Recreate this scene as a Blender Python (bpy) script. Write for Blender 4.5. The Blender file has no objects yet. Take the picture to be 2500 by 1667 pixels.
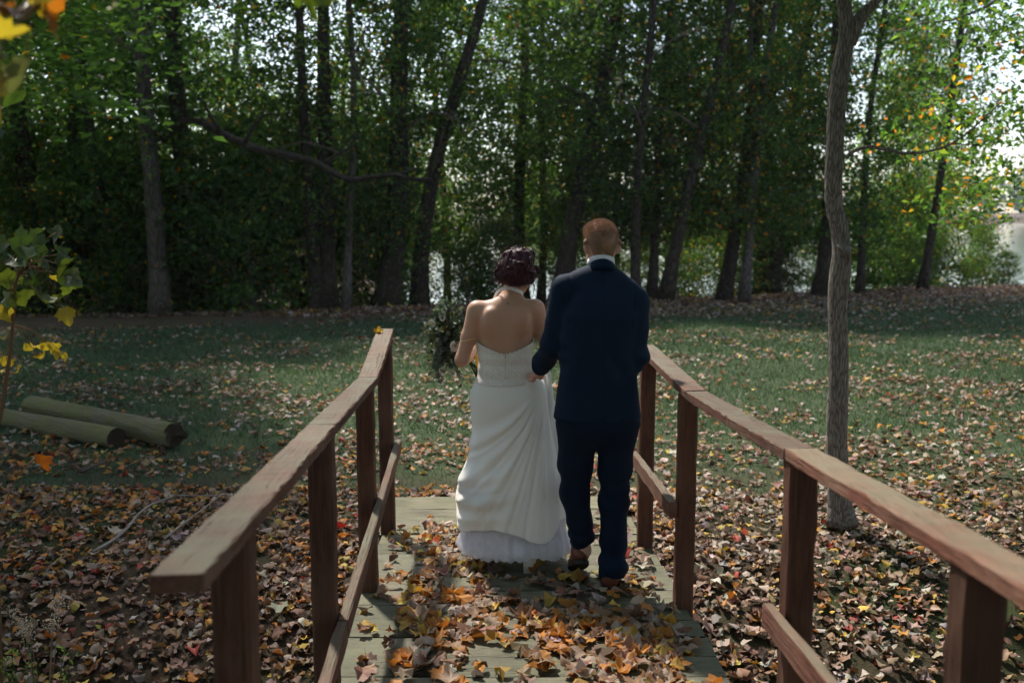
import bpy, math, random
import numpy as np
from mathutils import Vector, Matrix

# ------------------------------------------------------------------ camera, sky, sun, exposure
scene = bpy.context.scene
C = scene.collection
R = math.radians
cam_d = bpy.data.cameras.new('camera'); cam = bpy.data.objects.new('camera', cam_d); C.objects.link(cam)
cam.location = (0, 0, 1.88); cam.rotation_euler = (R(90 - 7.376), 0, 0)
cam_d.sensor_width = 36; cam_d.lens = 35; cam_d.clip_start = .05; cam_d.clip_end = 3000
cam_d.dof.use_dof = True; cam_d.dof.focus_distance = 5.0; cam_d.dof.aperture_fstop = 2.6
scene.camera = cam

SUN_AZ, SUN_EL = 27.0, 51.0            # degrees left of the viewing direction, and above the horizon
sunv = Vector((-math.sin(R(SUN_AZ)) * math.cos(R(SUN_EL)), math.cos(R(SUN_AZ)) * math.cos(R(SUN_EL)), math.sin(R(SUN_EL))))
world = bpy.data.worlds.new('World'); scene.world = world; world.use_nodes = True
wn = world.node_tree.nodes; wl = world.node_tree.links
sky = wn.new('ShaderNodeTexSky'); sky.sky_type = 'NISHITA'; sky.sun_disc = False
sky.sun_elevation = R(SUN_EL); sky.sun_rotation = R(-SUN_AZ); sky.dust_density = 1.0; sky.air_density = 1.0
wn['Background'].inputs['Strength'].default_value = .14
hsv = wn.new('ShaderNodeHueSaturation'); hsv.inputs['Saturation'].default_value = .75
wl.new(sky.outputs[0], hsv.inputs['Color']); wl.new(hsv.outputs[0], wn['Background'].inputs['Color'])
sun_d = bpy.data.lights.new('sun', 'SUN'); sun_d.energy = 3.6; sun_d.angle = R(3.0); sun_d.color = (1, .93, .82)
sun = bpy.data.objects.new('sun', sun_d); C.objects.link(sun)
sun.rotation_euler = sunv.to_track_quat('Z', 'Y').to_euler()
scene.view_settings.view_transform = 'Standard'; scene.view_settings.look = 'None'
scene.view_settings.exposure = 1.0; scene.view_settings.gamma = 1
scene.render.engine = 'CYCLES'
cy = scene.cycles
cy.use_denoising = True
try: cy.denoiser = 'OPENIMAGEDENOISE'
except Exception: pass
cy.use_adaptive_sampling = True; cy.adaptive_threshold = .03
cy.max_bounces = 4; cy.diffuse_bounces = 2; cy.glossy_bounces = 2; cy.transmission_bounces = 3; cy.transparent_max_bounces = 8
cy.caustics_reflective = False; cy.caustics_refractive = False; cy.sample_clamp_indirect = 6

rng = np.random.default_rng(11)
random.seed(5)

# ------------------------------------------------------------------ helpers
def link(o, parent=None):
    C.objects.link(o)
    if parent is not None: o.parent = parent
    return o
def tag(o, label=None, cat=None, group=None, kind=None):
    if label: o['label'] = label
    if cat: o['category'] = cat
    if group: o['group'] = group
    if kind: o['kind'] = kind
    return o
def empty(name, loc=(0, 0, 0), rz=0):
    o = bpy.data.objects.new(name, None); o.empty_display_size = .2
    C.objects.link(o); o.location = loc; o.rotation_euler = (0, 0, rz)
    return o
def mesh(name, v, f, mat=None, col=None, smooth=True):
    """v (N,3), f: array (M,k) or list of such arrays, col (N,3) point colours"""
    v = np.asarray(v, np.float32)
    fl = f if isinstance(f, list) else [f]
    fl = [np.asarray(a, np.int32) for a in fl if len(a)]
    me = bpy.data.meshes.new(name)
    me.vertices.add(len(v)); me.vertices.foreach_set('co', v.ravel())
    idx = np.concatenate([a.ravel() for a in fl])
    cnt = np.concatenate([np.full(len(a), a.shape[1], np.int32) for a in fl])
    st = np.concatenate([[0], np.cumsum(cnt)[:-1]]).astype(np.int32)
    me.loops.add(len(idx)); me.loops.foreach_set('vertex_index', idx)
    me.polygons.add(len(cnt)); me.polygons.foreach_set('loop_start', st); me.polygons.foreach_set('loop_total', cnt)
    me.polygons.foreach_set('use_smooth', np.full(len(cnt), smooth, bool))
    if col is not None:
        ca = me.color_attributes.new('col', 'FLOAT_COLOR', 'POINT')
        c4 = np.ones((len(v), 4), np.float32); c4[:, :3] = col
        ca.data.foreach_set('color', c4.ravel())
    me.update(calc_edges=True); me.validate()
    if mat: me.materials.append(mat)
    return me
def obj(name, me, parent=None, loc=None):
    o = bpy.data.objects.new(name, me); link(o, parent)
    if loc is not None: o.location = loc
    return o
class Acc:
    """collects pieces of one mesh"""
    def __init__(s): s.v = []; s.f = {}; s.n = 0; s.c = []
    def add(s, v, f, col=None):
        v = np.asarray(v, float); f = np.asarray(f, int)
        s.f.setdefault(f.shape[1], []).append(f + s.n); s.v.append(v); s.n += len(v)
        if col is not None: s.c.append(np.broadcast_to(np.asarray(col, float), (len(v), 3)))
    def mesh(s, name, mat=None, smooth=True):
        return mesh(name, np.concatenate(s.v), [np.concatenate(a) for a in s.f.values()], mat,
                    np.concatenate(s.c) if s.c else None, smooth)
def tube(path, rad, n=8, ridges=0, amp=0., cap=True, rnd=None):
    """loft of circles along a path (K,3); rad (K,)"""
    P = np.asarray(path, float); K = len(P); rad = np.broadcast_to(np.asarray(rad, float), (K,))
    T = np.gradient(P, axis=0); T /= np.linalg.norm(T, axis=1)[:, None] + 1e-9
    ref = np.array([0, 1., 0]) if abs(T[:, 1]).mean() < .8 else np.array([1., 0, 0])
    U = np.cross(ref, T); U /= np.linalg.norm(U, axis=1)[:, None] + 1e-9
    W = np.cross(T, U)
    a = np.arange(n) * 2 * math.pi / n
    rr = rad[:, None] * np.ones((1, n))
    if amp: rr = rr * (1 + amp * (rnd or rng).standard_normal((K, n)))
    v = P[:, None] + rr[..., None] * (np.cos(a)[None, :, None] * U[:, None] + np.sin(a)[None, :, None] * W[:, None])
    v = v.reshape(-1, 3)
    i = np.arange(K - 1)[:, None] * n; j = np.arange(n)[None]; j2 = (j + 1) % n
    f = np.stack([i + j, i + j2, i + n + j2, i + n + j], -1).reshape(-1, 4)
    if cap:
        v = np.concatenate([v, P[:1], P[-1:]]); b = K * n
        jj = np.arange(n); k2 = (jj + 1) % n
        f = np.concatenate([f, np.stack([np.full(n, b), k2, jj, jj], -1), np.stack([np.full(n, b + 1), (K - 1) * n + jj, (K - 1) * n + k2, (K - 1) * n + k2], -1)])
    return v, f
def fix_tris(f):
    """split quads whose last two indices coincide from real quads"""
    f = np.asarray(f); t = f[:, 2] == f[:, 3]
    return f[~t], f[t][:, :3]
def tube_into(acc, *a, col=None, **k):
    v, f = tube(*a, **k); q, t = fix_tris(f)
    n0 = acc.n; acc.add(v, q, col)
    if len(t): acc.f.setdefault(3, []).append(t + n0)
def tube_mesh(name, mat, *a, **k):
    A = Acc(); tube_into(A, *a, **k); return A.mesh(name, mat)
def curve_pts(ctrl, n):
    """Catmull-Rom through control points"""
    c = np.asarray(ctrl, float); c = np.concatenate([2 * c[:1] - c[1:2], c, 2 * c[-1:] - c[-2:-1]])
    m = len(c) - 3; t = np.linspace(0, m - 1e-6, n); i = t.astype(int); u = (t - i)[:, None]
    p0, p1, p2, p3 = c[i], c[i + 1], c[i + 2], c[i + 3]
    return .5 * (2 * p1 + (p2 - p0) * u + (2 * p0 - 5 * p1 + 4 * p2 - p3) * u ** 2 + (3 * p1 - p0 - 3 * p2 + p3) * u ** 3)
def sstep(a, b, x):
    t = np.clip((x - a) / (b - a), 0, 1); return t * t * (3 - 2 * t)
class Noise:
    """cheap smooth noise: a sum of random sine waves"""
    def __init__(s, seed, n=14, lo=.6, hi=2.2):
        r = np.random.default_rng(seed); d = r.standard_normal((n, 3)); d /= np.linalg.norm(d, axis=1)[:, None]
        s.k = d * r.uniform(lo, hi, (n, 1)) * 2 * math.pi; s.p = r.uniform(0, 6.28, n); s.n = n
    def __call__(s, P):
        return np.sin(np.asarray(P) @ s.k.T + s.p).sum(-1) / math.sqrt(s.n)

# ------------------------------------------------------------------ materials
class NT:
    def __init__(s, name):
        s.m = bpy.data.materials.new(name); s.m.use_nodes = True
        s.t = s.m.node_tree; s.n = s.t.nodes; s.l = s.t.links
        s.b = s.n['Principled BSDF']; s.out = s.n['Material Output']
    def new(s, ty, **k):
        nd = s.n.new(ty)
        for a, b in k.items(): setattr(nd, a, b)
        return nd
    def lk(s, a, b): s.l.new(a, b)
    def co(s, kind='Object', scale=(1, 1, 1)):
        tc = s.new('ShaderNodeTexCoord'); mp = s.new('ShaderNodeMapping')
        mp.inputs['Scale'].default_value = scale; s.lk(tc.outputs[kind], mp.inputs['Vector']); return mp.outputs[0]
    def noise(s, co, scale, detail=4, rough=.55, dist=0):
        nd = s.new('ShaderNodeTexNoise'); nd.inputs['Scale'].default_value = scale; nd.inputs['Detail'].default_value = detail
        nd.inputs['Roughness'].default_value = rough; nd.inputs['Distortion'].default_value = dist
        s.lk(co, nd.inputs['Vector']); return nd.outputs['Fac']
    def ramp(s, fac, stops):
        nd = s.new('ShaderNodeValToRGB'); e = nd.color_ramp.elements
        while len(e) < len(stops): e.new(.5)
        for q, (p, c) in zip(e, stops):
            q.position = p; q.color = (*c, 1) if len(c) == 3 else c
        s.lk(fac, nd.inputs[0]); return nd.outputs[0]
    def mix(s, fac, a, b, mode='MIX'):
        nd = s.new('ShaderNodeMix', data_type='RGBA', blend_type=mode)
        for k, q in ((0, fac), (6, a), (7, b)):
            if hasattr(q, 'is_linked') or hasattr(q, 'links'): s.lk(q, nd.inputs[k])
            else: nd.inputs[k].default_value = (*q, 1) if isinstance(q, (tuple, list)) else q
        return nd.outputs[2]
    def math(s, op, a, b=0.):
        nd = s.new('ShaderNodeMath', operation=op)
        for k, q in ((0, a), (1, b)):
            if hasattr(q, 'links'): s.lk(q, nd.inputs[k])
            else: nd.inputs[k].default_value = q
        return nd.outputs[0]
    def bump(s, h, strength=.5, dist=.02):
        nd = s.new('ShaderNodeBump'); nd.inputs['Strength'].default_value = strength; nd.inputs['Distance'].default_value = dist
        s.lk(h, nd.inputs['Height']); s.lk(nd.outputs[0], s.b.inputs['Normal']); return nd.outputs[0]
    def base(s, c):
        if hasattr(c, 'links'): s.lk(c, s.b.inputs['Base Color'])
        else: s.b.inputs['Base Color'].default_value = (*c, 1)
    def rough(s, v, spec=None):
        s.b.inputs['Roughness'].default_value = v
        if spec is not None: s.b.inputs['Specular IOR Level'].default_value = spec
    def attr(s, name='col'):
        nd = s.new('ShaderNodeAttribute', attribute_name=name); return nd.outputs['Color']
    def rand(s):
        return s.new('ShaderNodeObjectInfo').outputs['Random']
def plain(name, c, rough=.6, spec=.3, metal=0):
    m = NT(name); m.base(c); m.rough(rough, spec); m.b.inputs['Metallic'].default_value = metal
    return m.m
def leaf_material(name, trans=.5, source='attr', rough=.55, tcol=(1.25, 1.3, .55), tint=None):
    m = NT(name)
    c = m.attr() if source == 'attr' else m.new('ShaderNodeObjectInfo').outputs['Color']
    if source != 'attr':                       # veins and blotches on the larger single leaves
        co = m.co('Object')
        c = m.mix(m.math('MULTIPLY', m.noise(co, 45, 3), .55 if 'single' in name else .2), c, (.16, .07, .03))
    m.base(c); m.rough(rough, .25)
    tr = m.new('ShaderNodeBsdfTranslucent')
    tc = m.mix(1., c, tcol, 'MULTIPLY'); m.lk(tc, tr.inputs['Color'])
    mx = m.new('ShaderNodeMixShader'); mx.inputs[0].default_value = trans
    m.lk(m.b.outputs[0], mx.inputs[1]); m.lk(tr.outputs[0], mx.inputs[2]); m.lk(mx.outputs[0], m.out.inputs['Surface'])
    return m.m
def bark_material(name, c1, c2, scale=1., moss=0., strength=.9):
    m = NT(name)
    co = m.co('Object', (9 * scale, 9 * scale, 1.6 * scale))
    n1 = m.noise(co, 3.2, 5, .6, .4)
    vo = m.new('ShaderNodeTexVoronoi', feature='DISTANCE_TO_EDGE'); vo.inputs['Scale'].default_value = 4.2
    m.lk(m.co('Object', (7 * scale, 7 * scale, .9 * scale)), vo.inputs['Vector'])
    furrow = m.ramp(vo.outputs['Distance'], [(0, (0, 0, 0)), (.22, (1, 1, 1))])
    c = m.mix(n1, c1, c2)
    c = m.mix(furrow, tuple(x * .45 for x in c1), c)
    big = m.noise(m.co('Object', (1, 1, 1)), 1.3, 3)
    c = m.mix(m.ramp(big, [(.5, (0, 0, 0)), (.75, (moss,) * 3)]), c, (.05, .065, .025))
    m.base(c); m.rough(.9, .15)
    h = m.math('ADD', m.math('MULTIPLY', furrow, .8), n1)
    m.bump(h, strength, .03)
    return m.m

M = {}
M['bark_grey'] = bark_material('bark_grey', (.12, .10, .085), (.21, .185, .16), 1.0, .4)
M['bark_dark'] = bark_material('bark_dark', (.055, .043, .035), (.11, .09, .072), 1.0, .6)
M['bark_near'] = bark_material('bark_near', (.19, .165, .14), (.30, .27, .235), 2.6, .2, .45)
M['bark_pale'] = bark_material('bark_pale', (.30, .27, .23), (.46, .43, .38), 1.6, .1, .4)
M['twig'] = plain('twig', (.15, .115, .095), .8, .2)
M['leaf_green'] = leaf_material('leaf_green', .55, rough=.42, tcol=(2.9, 2.7, .95))
M['leaf_litter'] = leaf_material('leaf_litter', .2, rough=.6, tcol=(1.1, .9, .6))
M['leaf_single'] = leaf_material('leaf_single', .3, 'object', rough=.55, tcol=(1.2, .95, .6))
M['leaf_near'] = leaf_material('leaf_near', .35, 'object', rough=.45, tcol=(1.2, 1.25, .5))
M['bouquet_leaf'] = leaf_material('bouquet_leaf', .25, rough=.5, tcol=(1., 1.1, .6))
M['grass'] = leaf_material('grass', .35, rough=.5, tcol=(1.2, 1.3, .6))

def wood_painted(name, paint, worn, algae, amt, top_only=True):
    m = NT(name)
    co = m.co('Object', (1.2, 14, 14)); g = m.noise(co, 6, 5, .6, .3)
    rnd = m.rand()
    off = m.new('ShaderNodeVectorMath', operation='ADD'); m.lk(m.co('Object', (1, 1, 1)), off.inputs[0])
    cmb = m.new('ShaderNodeCombineXYZ'); m.lk(m.math('MULTIPLY', rnd, 37.), cmb.inputs[0]); m.lk(cmb.outputs[0], off.inputs[1])
    patch = m.noise(off.outputs[0], 3.2, 5, .6)
    c = m.mix(m.ramp(g, [(.3, (0, 0, 0)), (.7, (1, 1, 1))]), tuple(x * .42 for x in paint), tuple(x * 1.15 for x in paint))
    c = m.mix(m.ramp(patch, [(.42, (0, 0, 0)), (.66, (.75,) * 3)]), c, worn)
    if amt:
        geo = m.new('ShaderNodeNewGeometry'); sep = m.new('ShaderNodeSeparateXYZ'); m.lk(geo.outputs['Normal'], sep.inputs[0])
        up = m.ramp(sep.outputs['Z'], [(.55, (0, 0, 0)), (.9, (1, 1, 1))])
        fine = m.noise(off.outputs[0], 1.9, 6, .65)
        k = m.math('MULTIPLY', up, m.ramp(fine, [(.32, (0, 0, 0)), (.62, (amt,) * 3)]))
        c = m.mix(k, c, algae)
    crack = m.noise(m.co('Object', (.7, 30, 30)), 5, 3, .5, .6)
    ck = m.ramp(crack, [(.30, (0, 0, 0)), (.36, (1, 1, 1))])
    c = m.mix(ck, tuple(x * .3 for x in paint), c)
    c = m.mix(1., c, m.ramp(rnd, [(0, (.72, .74, .72)), (.5, (1, 1, 1)), (1, (1.22, 1.16, 1.08))]), 'MULTIPLY')
    m.base(c); m.rough(.72, .25)
    m.bump(m.math('ADD', m.math('MULTIPLY', ck, .6), g), .8, .008)
    return m.m
M['rail'] = wood_painted('rail_paint', (.16, .060, .040), (.19, .112, .08), (.145, .138, .095), .95)
M['post'] = wood_painted('post_paint', (.085, .033, .020), (.12, .058, .038), (.1, .1, .06), 0)
M['plank'] = wood_painted('plank_wood', (.15, .135, .098), (.24, .215, .16), (.125, .135, .075), .7)
M['plank_edge'] = plain('dark_plank_edge', (.022, .019, .014), .9, .1)  # darker colour on all faces but the top, so plank seams read dark

# ------------------------------------------------------------------ ground, lake, far shore
gn = Noise(3, 18, .05, .35); gn2 = Noise(4, 18, .5, 1.6)
def crest(x): return 22.6 + .4 * np.clip(x, -14, 40)
def ground(x, y):
    x = np.asarray(x, float); y = np.asarray(y, float)
    P = np.stack([x, y, 0 * x], -1)
    z = -.26 + .035 * gn(P) * sstep(2, 9, np.hypot(x, y)) + .012 * gn2(P)
    z = z - (.85 + .06 * gn(P * 1.7)) * np.exp(-((y - 3.1 - .12 * x) / 1.75) ** 2)      # the ditch the footbridge crosses
    z = z + .42 * sstep(2.0, -1.0, y)
    s = np.clip(y - crest(x) - .8, 0, 200)
    k = .03 + .97 * sstep(-13, -2, x)
    z = z - np.minimum(s * .12 * k, 3.9)
    z = z + 5.5 * sstep(430, 470, y)                                                     # far shore
    return z
def axis_pts(lo, hi, step, far_lo, far_hi):
    a = np.arange(lo, hi + 1e-6, step)
    up = [hi]; d = step
    while up[-1] < far_hi: d *= 1.22; up.append(up[-1] + d)
    dn = [lo]; d = step
    while dn[-1] > far_lo: d *= 1.22; dn.append(dn[-1] - d)
    return np.concatenate([dn[:0:-1], a, up[1:]])
gx = axis_pts(-13, 17, .16, -700, 700); gy = axis_pts(1.5, 30, .16, -60, 1500)
GX, GY = np.meshgrid(gx, gy); nx, ny = len(gx), len(gy)
gv = np.stack([GX, GY, ground(GX, GY)], -1).reshape(-1, 3)
i = np.arange(nx - 1)[None]; j = np.arange(ny - 1)[:, None] * nx
gf = np.stack([j + i, j + i + 1, j + i + nx + 1, j + i + nx], -1).reshape(-1, 4)
m = NT('soil_and_turf'); co = m.co('Object')
n1 = m.noise(co, .55, 6, .6); n2 = m.noise(co, 9, 6, .65); n3 = m.noise(co, 60, 3, .6)
turf = m.mix(n2, (.036, .060, .030), (.085, .105, .055))
soil = m.mix(n2, (.022, .016, .011), (.085, .06, .04))
sepg = m.new('ShaderNodeSeparateXYZ'); m.lk(co, sepg.inputs[0])
yy = m.math('ADD', sepg.outputs['Y'], m.math('MULTIPLY', n1, 5.))
lawn_mask = m.ramp(m.math('MULTIPLY', yy, .04), [(.37, (0, 0, 0)), (.46, (1, 1, 1))])
cc = m.mix(lawn_mask, m.mix(m.ramp(n1, [(.46, (0, 0, 0)), (.6, (.8,) * 3)]), soil, (.035, .05, .018)), turf)
far = m.math('SUBTRACT', sepg.outputs['Y'], m.math('MULTIPLY', sepg.outputs['X'], .4))
wood_floor = m.ramp(m.math('MULTIPLY', m.math('ADD', far, m.math('MULTIPLY', n2, 2.)), .04), [(.86, (0, 0, 0)), (.90, (1, 1, 1))])
cc = m.mix(wood_floor, cc, m.mix(n3, (.05, .035, .022), (.16, .11, .07)))
m.base(cc); m.rough(.95, .1); m.bump(m.math('ADD', n2, m.math('MULTIPLY', n3, .5)), .6, .05)
g_o = tag(obj('ground', mesh('ground', gv, gf, m.m)), 'lawn and leaf strewn banks around the footbridge', 'ground', kind='structure')

m = NT('lake_water'); m.base((.03, .045, .045)); m.rough(.06, .5); m.b.inputs['IOR'].default_value = 1.33
co = m.co('Object', (.35, 1, 1)); m.bump(m.noise(co, 2.2, 4, .6), .12, .1)
lx = np.linspace(-600, 600, 13); ly = np.linspace(28, 470, 9); LX, LY = np.meshgrid(lx, ly)
i = np.arange(12)[None]; j = np.arange(8)[:, None] * 13
lf = np.stack([j + i, j + i + 1, j + i + 14, j + i + 13], -1).reshape(-1, 4)
tag(obj('lake', mesh('lake', np.stack([LX, LY, 0 * LX - 2.6], -1).reshape(-1, 3), lf, m.m)), 'pale still lake behind the trees', 'lake', kind='structure')

# ------------------------------------------------------------------ foliage builders
def rot_frames(n, r, up=.6):
    """random frames: leaf axis a, side s, normal nn; normals lean upwards by 'up'"""
    nn = r.standard_normal((n, 3)); nn[:, 2] = np.abs(nn[:, 2]) + up; nn /= np.linalg.norm(nn, axis=1)[:, None]
    a = r.standard_normal((n, 3)); a[:, 2] -= .5; a -= nn * (a * nn).sum(1)[:, None]; a /= np.linalg.norm(a, axis=1)[:, None] + 1e-9
    return a, np.cross(nn, a), nn
def leaf_cards(cen, size, col, r, up=.6, width=.62, fold=.16):
    """small folded four-point leaves, two triangles each"""
    n = len(cen); a, s, nn = rot_frames(n, r, up); L = np.broadcast_to(size, (n,))[:, None]
    v = np.empty((n, 4, 3))
    v[:, 0] = cen - a * L * .5; v[:, 2] = cen + a * L * .5 - nn * L * .1
    v[:, 1] = cen + s * L * width * .5 + nn * L * fold - a * L * .06; v[:, 3] = cen - s * L * width * .5 + nn * L * fold - a * L * .06
    b = np.arange(n)[:, None] * 4
    f = np.concatenate([b + [0, 1, 2], b + [0, 2, 3]])
    return v.reshape(-1, 3), f, np.repeat(col, 4, 0)
GREENS = np.array([(.018, .046, .018), (.030, .070, .026), (.048, .106, .034), (.080, .150, .042), (.14, .21, .05)])
def leaf_cols(n, r, yellow=.05, dark=0.):
    k = np.clip(r.normal(1.6 - dark, 1.0, n), 0, 3.999); i = k.astype(int); u = (k - i)[:, None]
    c = GREENS[i] * (1 - u) + GREENS[np.minimum(i + 1, 4)] * u
    y = r.random(n) < yellow
    ycol = np.where(r.random((n, 1)) < .35, [[.42, .16, .02]], [[.42, .30, .04]])
    c = np.where(y[:, None], ycol * r.uniform(.5, 1.1, (n, 1)), c)
    return c * r.uniform(.75, 1.2, (n, 1))
def crown_mesh(name, seed, n_clump, n_leaf, size, shape, yellow=.05, dark=0., clump_r=.62, up=.6):
    """shape(u in 0..1) -> (z, radius).  Leaves in flat sprays with gaps between them"""
    r = np.random.default_rng(seed)
    u = r.random(n_clump); z, rad = shape(u)
    th = r.uniform(0, 6.28, n_clump); q = np.sqrt(r.uniform(.05, 1, n_clump)) * rad
    cc = np.stack([q * np.cos(th), q * np.sin(th), z], -1)
    k = np.repeat(np.arange(n_clump), n_leaf)
    sc = r.uniform(.6, 1.35, n_clump)[k][:, None] * clump_r
    off = r.standard_normal((len(k), 3)) * np.array([.55, .55, .24]) * sc
    out = cc / (np.linalg.norm(cc[:, :2], axis=1)[:, None] + .3); 
    off[:, 2] -= .25 * (np.linalg.norm(off[:, :2], axis=1) ** 2) / clump_r           # sprays droop at their edge
    P = cc[k] + off
    P[:, 2] = np.maximum(P[:, 2], .04)
    tone = r.normal(0, .5, n_clump)[k]
    col = leaf_cols(len(k), r, yellow, dark) * np.clip(1 + .28 * tone, .45, 1.7)[:, None]
    v, f, c = leaf_cards(P, size * r.uniform(.7, 1.3, len(k)), col, r, up)
    return mesh(name, v, f, M['leaf_green'], c, smooth=False)
def tree_shape(z0, z1, rmax, low=.55):
    def fn(u):
        z = z0 + (z1 - z0) * u
        return z, rmax * (low + (1 - low) * np.sin(np.clip(u * 1.25, 0, 1) * math.pi * .5)) * np.sqrt(np.clip(1.04 - u ** 3, .02, 1))
    return fn
CROWNS = [crown_mesh('crown', 100 + s, 300, 46, .128, tree_shape(1.6, 10., 2.9), (.012, .02, .05, .02, .10)[s]) for s in range(5)]
CROWN_DENSE = [crown_mesh('crown_dense', 130 + s, 255, 48, .13, tree_shape(1.0, 10.5, 3.1, .8), .012, .35) for s in range(3)]
SHRUBS = [crown_mesh('shrub_foliage', 160 + s, 115, 42, .10, tree_shape(.15, (2.6, 3.8, 3.0, 4.4)[s], (1.1, 1.2, 1.5, 1.3)[s], .8), (.012, .03, .05, .02)[s], 0, .42) for s in range(4)]

def bend_path(p0, p1, n, amp, seed):
    r = np.random.default_rng(seed); t = np.linspace(0, 1, n)[:, None]
    p0 = np.asarray(p0, float); p1 = np.asarray(p1, float)
    w = sum(np.sin(t * math.pi * (k + 1)) * r.normal(0, amp / (k + 1), 3) for k in range(3))
    w[:, 2] *= .2
    return p0 + (p1 - p0) * t + w
def trunk_mesh(name, path, r0, r1, mat, n=14, flare=.45, seed=0, amp=.025):
    P = np.asarray(path, float); t = np.linspace(0, 1, len(P))
    L = np.linalg.norm(P[-1] - P[0])
    rad = r0 + (r1 - r0) * t + r0 * flare * np.exp(-t * L / .45)
    return tube_mesh(name, mat, P, rad, n=n, amp=amp, rnd=np.random.default_rng(seed))
def limb_path(start, d, length, n, droop, seed):
    r = np.random.default_rng(seed); p = np.asarray(start, float); d = np.asarray(d, float) / np.linalg.norm(d); out = [p.copy()]
    for _ in range(n - 1):
        d = d + r.normal(0, .16, 3); d[2] += -droop; d /= np.linalg.norm(d)
        p = p + d * length / (n - 1); out.append(p.copy())
    return np.array(out)
def limb_mesh(name, paths, mat, r0):
    A = Acc()
    for k, p in enumerate(paths):
        q = r0 if k == 0 else r0 * .4
        tube_into(A, p, np.linspace(q, q * .18, len(p)), n=6)
    return A.mesh(name, mat)
LIMBS = []
for s in range(4):                                   # shared limbs with side twigs, pointing along +x
    r = np.random.default_rng(40 + s)
    main = limb_path((0, 0, 0), (1, 0, .55), 2.9, 9, .05, 50 + s); ps = [main]
    for k in range(6):
        b = main[r.integers(2, 8)]; ps.append(limb_path(b, (r.uniform(.3, 1), r.uniform(-1, 1), r.uniform(-.5, .8)), r.uniform(.7, 1.5), 6, .08, 60 + 9 * s + k))
    LIMBS.append(limb_mesh('limb', ps, M['twig'], .05))

F_D = 35 / 36 * 2352; PITCH = R(7.376)
def spot(px, Y, z=None):
    """ground position that lies px (0..2352) across the view at distance Y"""
    x = (px - 1176) / F_D * (Y * math.cos(PITCH) + 1.95 * math.sin(PITCH))
    return x, Y, float(ground(x, Y)) if z is None else z
def tree(name, label, px, px_top, wpx, Y, crown=None, cs=1., bark='bark_dark', H=11.5, group=None, crz=None, seed=0, limbs=3, bend=.12, cz=1., extra=None):
    bx, by, bz = spot(px, Y)
    r = np.random.default_rng(900 + seed)
    t = empty(name, (bx, by, bz - .05))
    lean = (px_top - px) / F_D * Y / (2.1 + Y * .203)        # sideways metres per metre of height
    top = (lean * H, r.normal(0, .5), H)
    r0 = max(.05, wpx * Y / F_D / 2 * .94)
    path = bend_path((0, 0, 0), top, 18, bend, seed + 5)
    obj('trunk', trunk_mesh('trunk', path, r0, r0 * .34, M[bark], seed=seed, n=16 if wpx > 30 else 10), t)
    for k in range(limbs):
        q = r.integers(5, 15); lb = obj('limb', LIMBS[(seed + k) % 4], t, path[q])
        lb.rotation_euler = (0, r.normal(-.1, .25), r.uniform(0, 6.28)); s_ = r.uniform(.6, 1.1) * (1.2 if r0 > .15 else .8); lb.scale = (s_,) * 3
    if crown is not None:
        c = obj('crown', crown, t, (top[0] * .5, 1.3, 0)); c.rotation_euler = (0, 0, r.uniform(0, 6.28) if crz is None else crz)
        c.scale = (cs * r.uniform(.9, 1.1), cs * r.uniform(.9, 1.1), cz * r.uniform(.93, 1.07))
    tag(t, label, 'tree', group or 'trees along the wood edge')
    return t, path, r0
CR, CD = CROWNS, CROWN_DENSE

# trees of the wood edge, left to right
tree('oak_tree', 'dark tree trunk farthest left at the wood edge, behind the maple sapling', 70, 50, 50, 22.0, CD[0], 1., seed=1)
tree('oak_tree', 'shadowed dark trunk second from the left at the wood edge', 185, 200, 38, 23.5, CD[1], 1., seed=2)
tree('leaning_tree', 'slender dark trunk leaning left, just left of the straight grey trunk', 300, 232, 28, 22.4, CR[0], .9, seed=3)
oak, oak_path, oak_r = tree('oak_tree', 'straight grey barked trunk whose long low limb reaches to the right', 368, 364, 46, 21.3, CD[2], .95, bark='bark_grey', seed=4, bend=.05)
tree('oak_tree', 'broad dark trunk directly right of the straight grey trunk', 446, 456, 54, 23.2, CD[0], 1., seed=5)
twin, twin_path, twin_r = tree('twin_tree', 'big double trunked tree left of the bridge end, two stems fused below', 752, 750, 46, 22.4, CR[1], 1., bark='bark_dark', seed=6, bend=.05)
p2 = curve_pts([(-.22, -.06, 0), (-.27, -.06, 1.2), (-.33, -.08, 2.6), (-.42, -.1, 5), (-.5, 0, 11)], 18)
obj('trunk', trunk_mesh('trunk', p2, .19, .07, M['bark_dark'], seed=61, n=14), twin)
tree('young_tree', 'thin pale stem close to the right of the double trunked tree', 795, 812, 21, 22.0, CR[2], .7, bark='bark_grey', seed=7, bend=.25)
tree('oak_tree', 'thick almost black trunk left of the woman, third of four dark trunks there', 884, 918, 58, 23.4, CR[1], .95, seed=8)
tree('oak_tree', 'dark trunk just behind the bouquet that leans right higher up', 962, 1076, 42, 24.2, CR[3], .95, seed=9, bend=.2)
tree('beech_tree', 'tall straight trunk rising directly above the head of the woman', 1204, 1214, 32, 27.0, CR[0], 1., seed=10)
tree('young_tree', 'thin trunk between the heads of the two people, farther back', 1242, 1253, 21, 28.0, CR[2], .9, seed=11)
tree('leaning_tree', 'broad dark trunk leaning right above the head of the man', 1284, 1398, 47, 24.4, CR[3], 1., seed=12, bend=.1)
tree('young_tree', 'straight slim trunk just right of the man, leftmost of the slim trunks there', 1460, 1480, 24, 23.8, CR[1], .9, seed=13)
tree('young_tree', 'slim dark trunk second to the right of the man', 1497, 1534, 23, 24.6, CR[0], .9, seed=14)
tree('leaning_tree', 'slanting trunk leaning strongly right, right of the man in the suit', 1528, 1665, 33, 24.0, CR[4], .95, bark='bark_dark', seed=15, bend=.15)
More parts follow.
